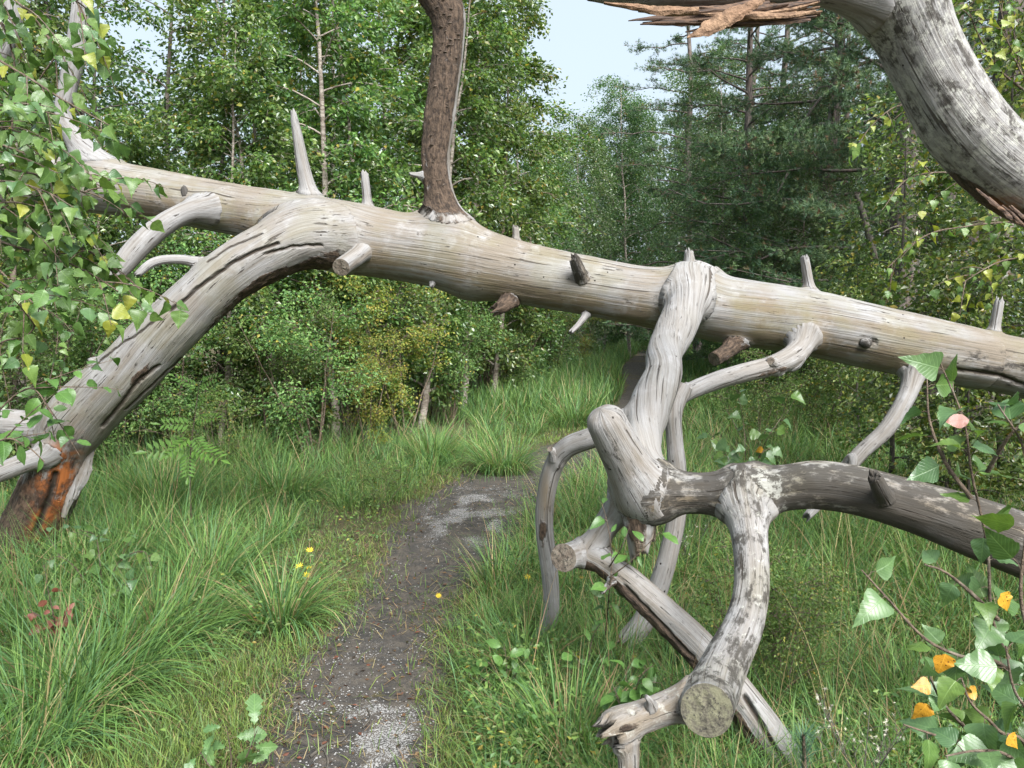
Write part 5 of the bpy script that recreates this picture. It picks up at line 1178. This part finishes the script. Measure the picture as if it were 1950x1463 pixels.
# seed-head plant, dark stems and white fluff
def seed_plant(px, py, d, H, nst, label):
    base = G(px, py); root = empty('seeding_willowherb', base, label, 'wildflower'); acc = new_acc(); V, F = [], []; pts_f = []
    for k in range(nst):
        az = rng.uniform(0, 6.3); t = np.linspace(0, 1, 7); hh = H*rng.uniform(.7, 1.1)
        c = np.array([math.cos(az), math.sin(az), 0])*(.14*t**1.5)[:, None]+np.array([0, 0, 1.0])*(hh*t)[:, None]; simple_tube(acc, c, .0028*(1-.6*t), 5)
        for q in range(9):
            g0 = rng.uniform(.5, 1); p = np.array([np.interp(g0, t, c[:, a]) for a in range(3)]); dv = rng.normal(0, 1, 3); dv[2] = abs(dv[2])*.8+.3; dv /= np.linalg.norm(dv); L = rng.uniform(.03, .07)
            simple_tube(acc, np.array([p, p+dv*L*.5, p+dv*L]), [.0012, .001, .0008], 3); pts_f.append(p+dv*L)
    add('stem', acc_mesh('stem', acc, M['dark_bark']), root)
    n = 22; fv = []; ff = []
    dv = rng.normal(0, 1, (n, 3)); dv /= np.linalg.norm(dv, axis=1, keepdims=True); sd_ = np.cross(dv, rng.normal(0, 1, (n, 3))); sd_ /= np.linalg.norm(sd_, axis=1, keepdims=True)
    fv = np.stack([-sd_*.08, sd_*.08, dv], 1).reshape(-1, 3); fm = build_mesh('seed_fluff', fv, np.arange(n*3).reshape(-1, 3), M['fluff'], smooth=False)
    for p in pts_f:
        if rng.random() < .6:
            o = add('seed_fluff', fm, root); o.location = p.tolist(); s = rng.uniform(.005, .010); o.scale = (s, s*.7, s*1.6); o.rotation_euler = rng.uniform(0, 3, 3).tolist()
seed_plant(1640, 1560, 2.4, .34, 8, 'brown-stemmed plant gone to white seed fluff at the bottom right')
seed_plant(1310, 1110, 3.5, .42, 5, 'withered brown seed heads behind the broken red stub')

# yellow flowers
def flower_mesh():
    V = [(0, 0, .15)]; F = []; n = 10
    for k in range(n):
        a = 2*math.pi*k/n; o = len(V)
        V += [(math.cos(a-.25)*.55, math.sin(a-.25)*.55, .12), (math.cos(a)*1.0, math.sin(a)*1.0, .22), (math.cos(a+.25)*.55, math.sin(a+.25)*.55, .12)]; F += [(0, o, o+1), (0, o+1, o+2)]
    return build_mesh('petals', V, np.array(F), M['flower'], smooth=False)
fmesh = flower_mesh()
for px, py, sz, lab in [(570, 1079, 9, 'leftmost of three small yellow flowers left of the path'), (590, 1048, 8, 'highest small yellow flower left of the path'), (584, 1096, 9, 'lowest of three small yellow flowers left of the path'), (589, 1081, 7, 'rightmost of three small yellow flowers left of the path'), (1005, 1100, 8, 'small yellow flower left of the thin bowed branch'), (969, 1413, 11, 'single yellow flower at the bottom right of the path'), (835, 1135, 7, 'tiny yellow bloom in the middle of the path')]:
    g0 = G(px, py+26); d = to_px(g0)[2]; r = empty('yellow_flower', g0, lab, 'flower', 'yellow flowers in the turf'); top = P(px, py, d-.02)
    acc = new_acc(); simple_tube(acc, np.array([[0, 0, 0], (top-g0)*.5, top-g0]), [.0018, .0014, .001], 4); add('stem', acc_mesh('stem', acc, M['grass'] if False else M['twig']), r)
    f = add('petals', fmesh, r); s = sz/F_PX*d; f.location = (top-g0).tolist(); f.scale = (s, s, s); f.rotation_euler = (.6, rng.normal(0, .2), 0)

# loose sticks on the path
for pts, rr, lab in [([(590, 1450), (620, 1428), (650, 1420), (665, 1405)], .006, 'dark forked stick lying on the near path'), ([(690, 1395), (705, 1375), (700, 1355)], .004, 'small curved dark twig on the pale grit'), ([(600, 1500), (625, 1462), (612, 1425)], .005, 'short dark stick leaning beside the forked one'), ([(810, 1400), (850, 1392), (870, 1375)], .004, 'pale twig at the right edge of the near path')]:
    w = np.array([G(a, b) for a, b in pts]); w[:, 2] = gz(w[:, 0], w[:, 1])+.012; c = cr(w, 6); acc = new_acc(); simple_tube(acc, c-w[0], np.linspace(rr, rr*.5, len(c)), 7)
    o = add('stick', acc_mesh('stick', acc, M['dark_bark']), loc=w[0]); tag(o, lab, 'stick', 'sticks on the path')
print('objects', len(bpy.data.objects))
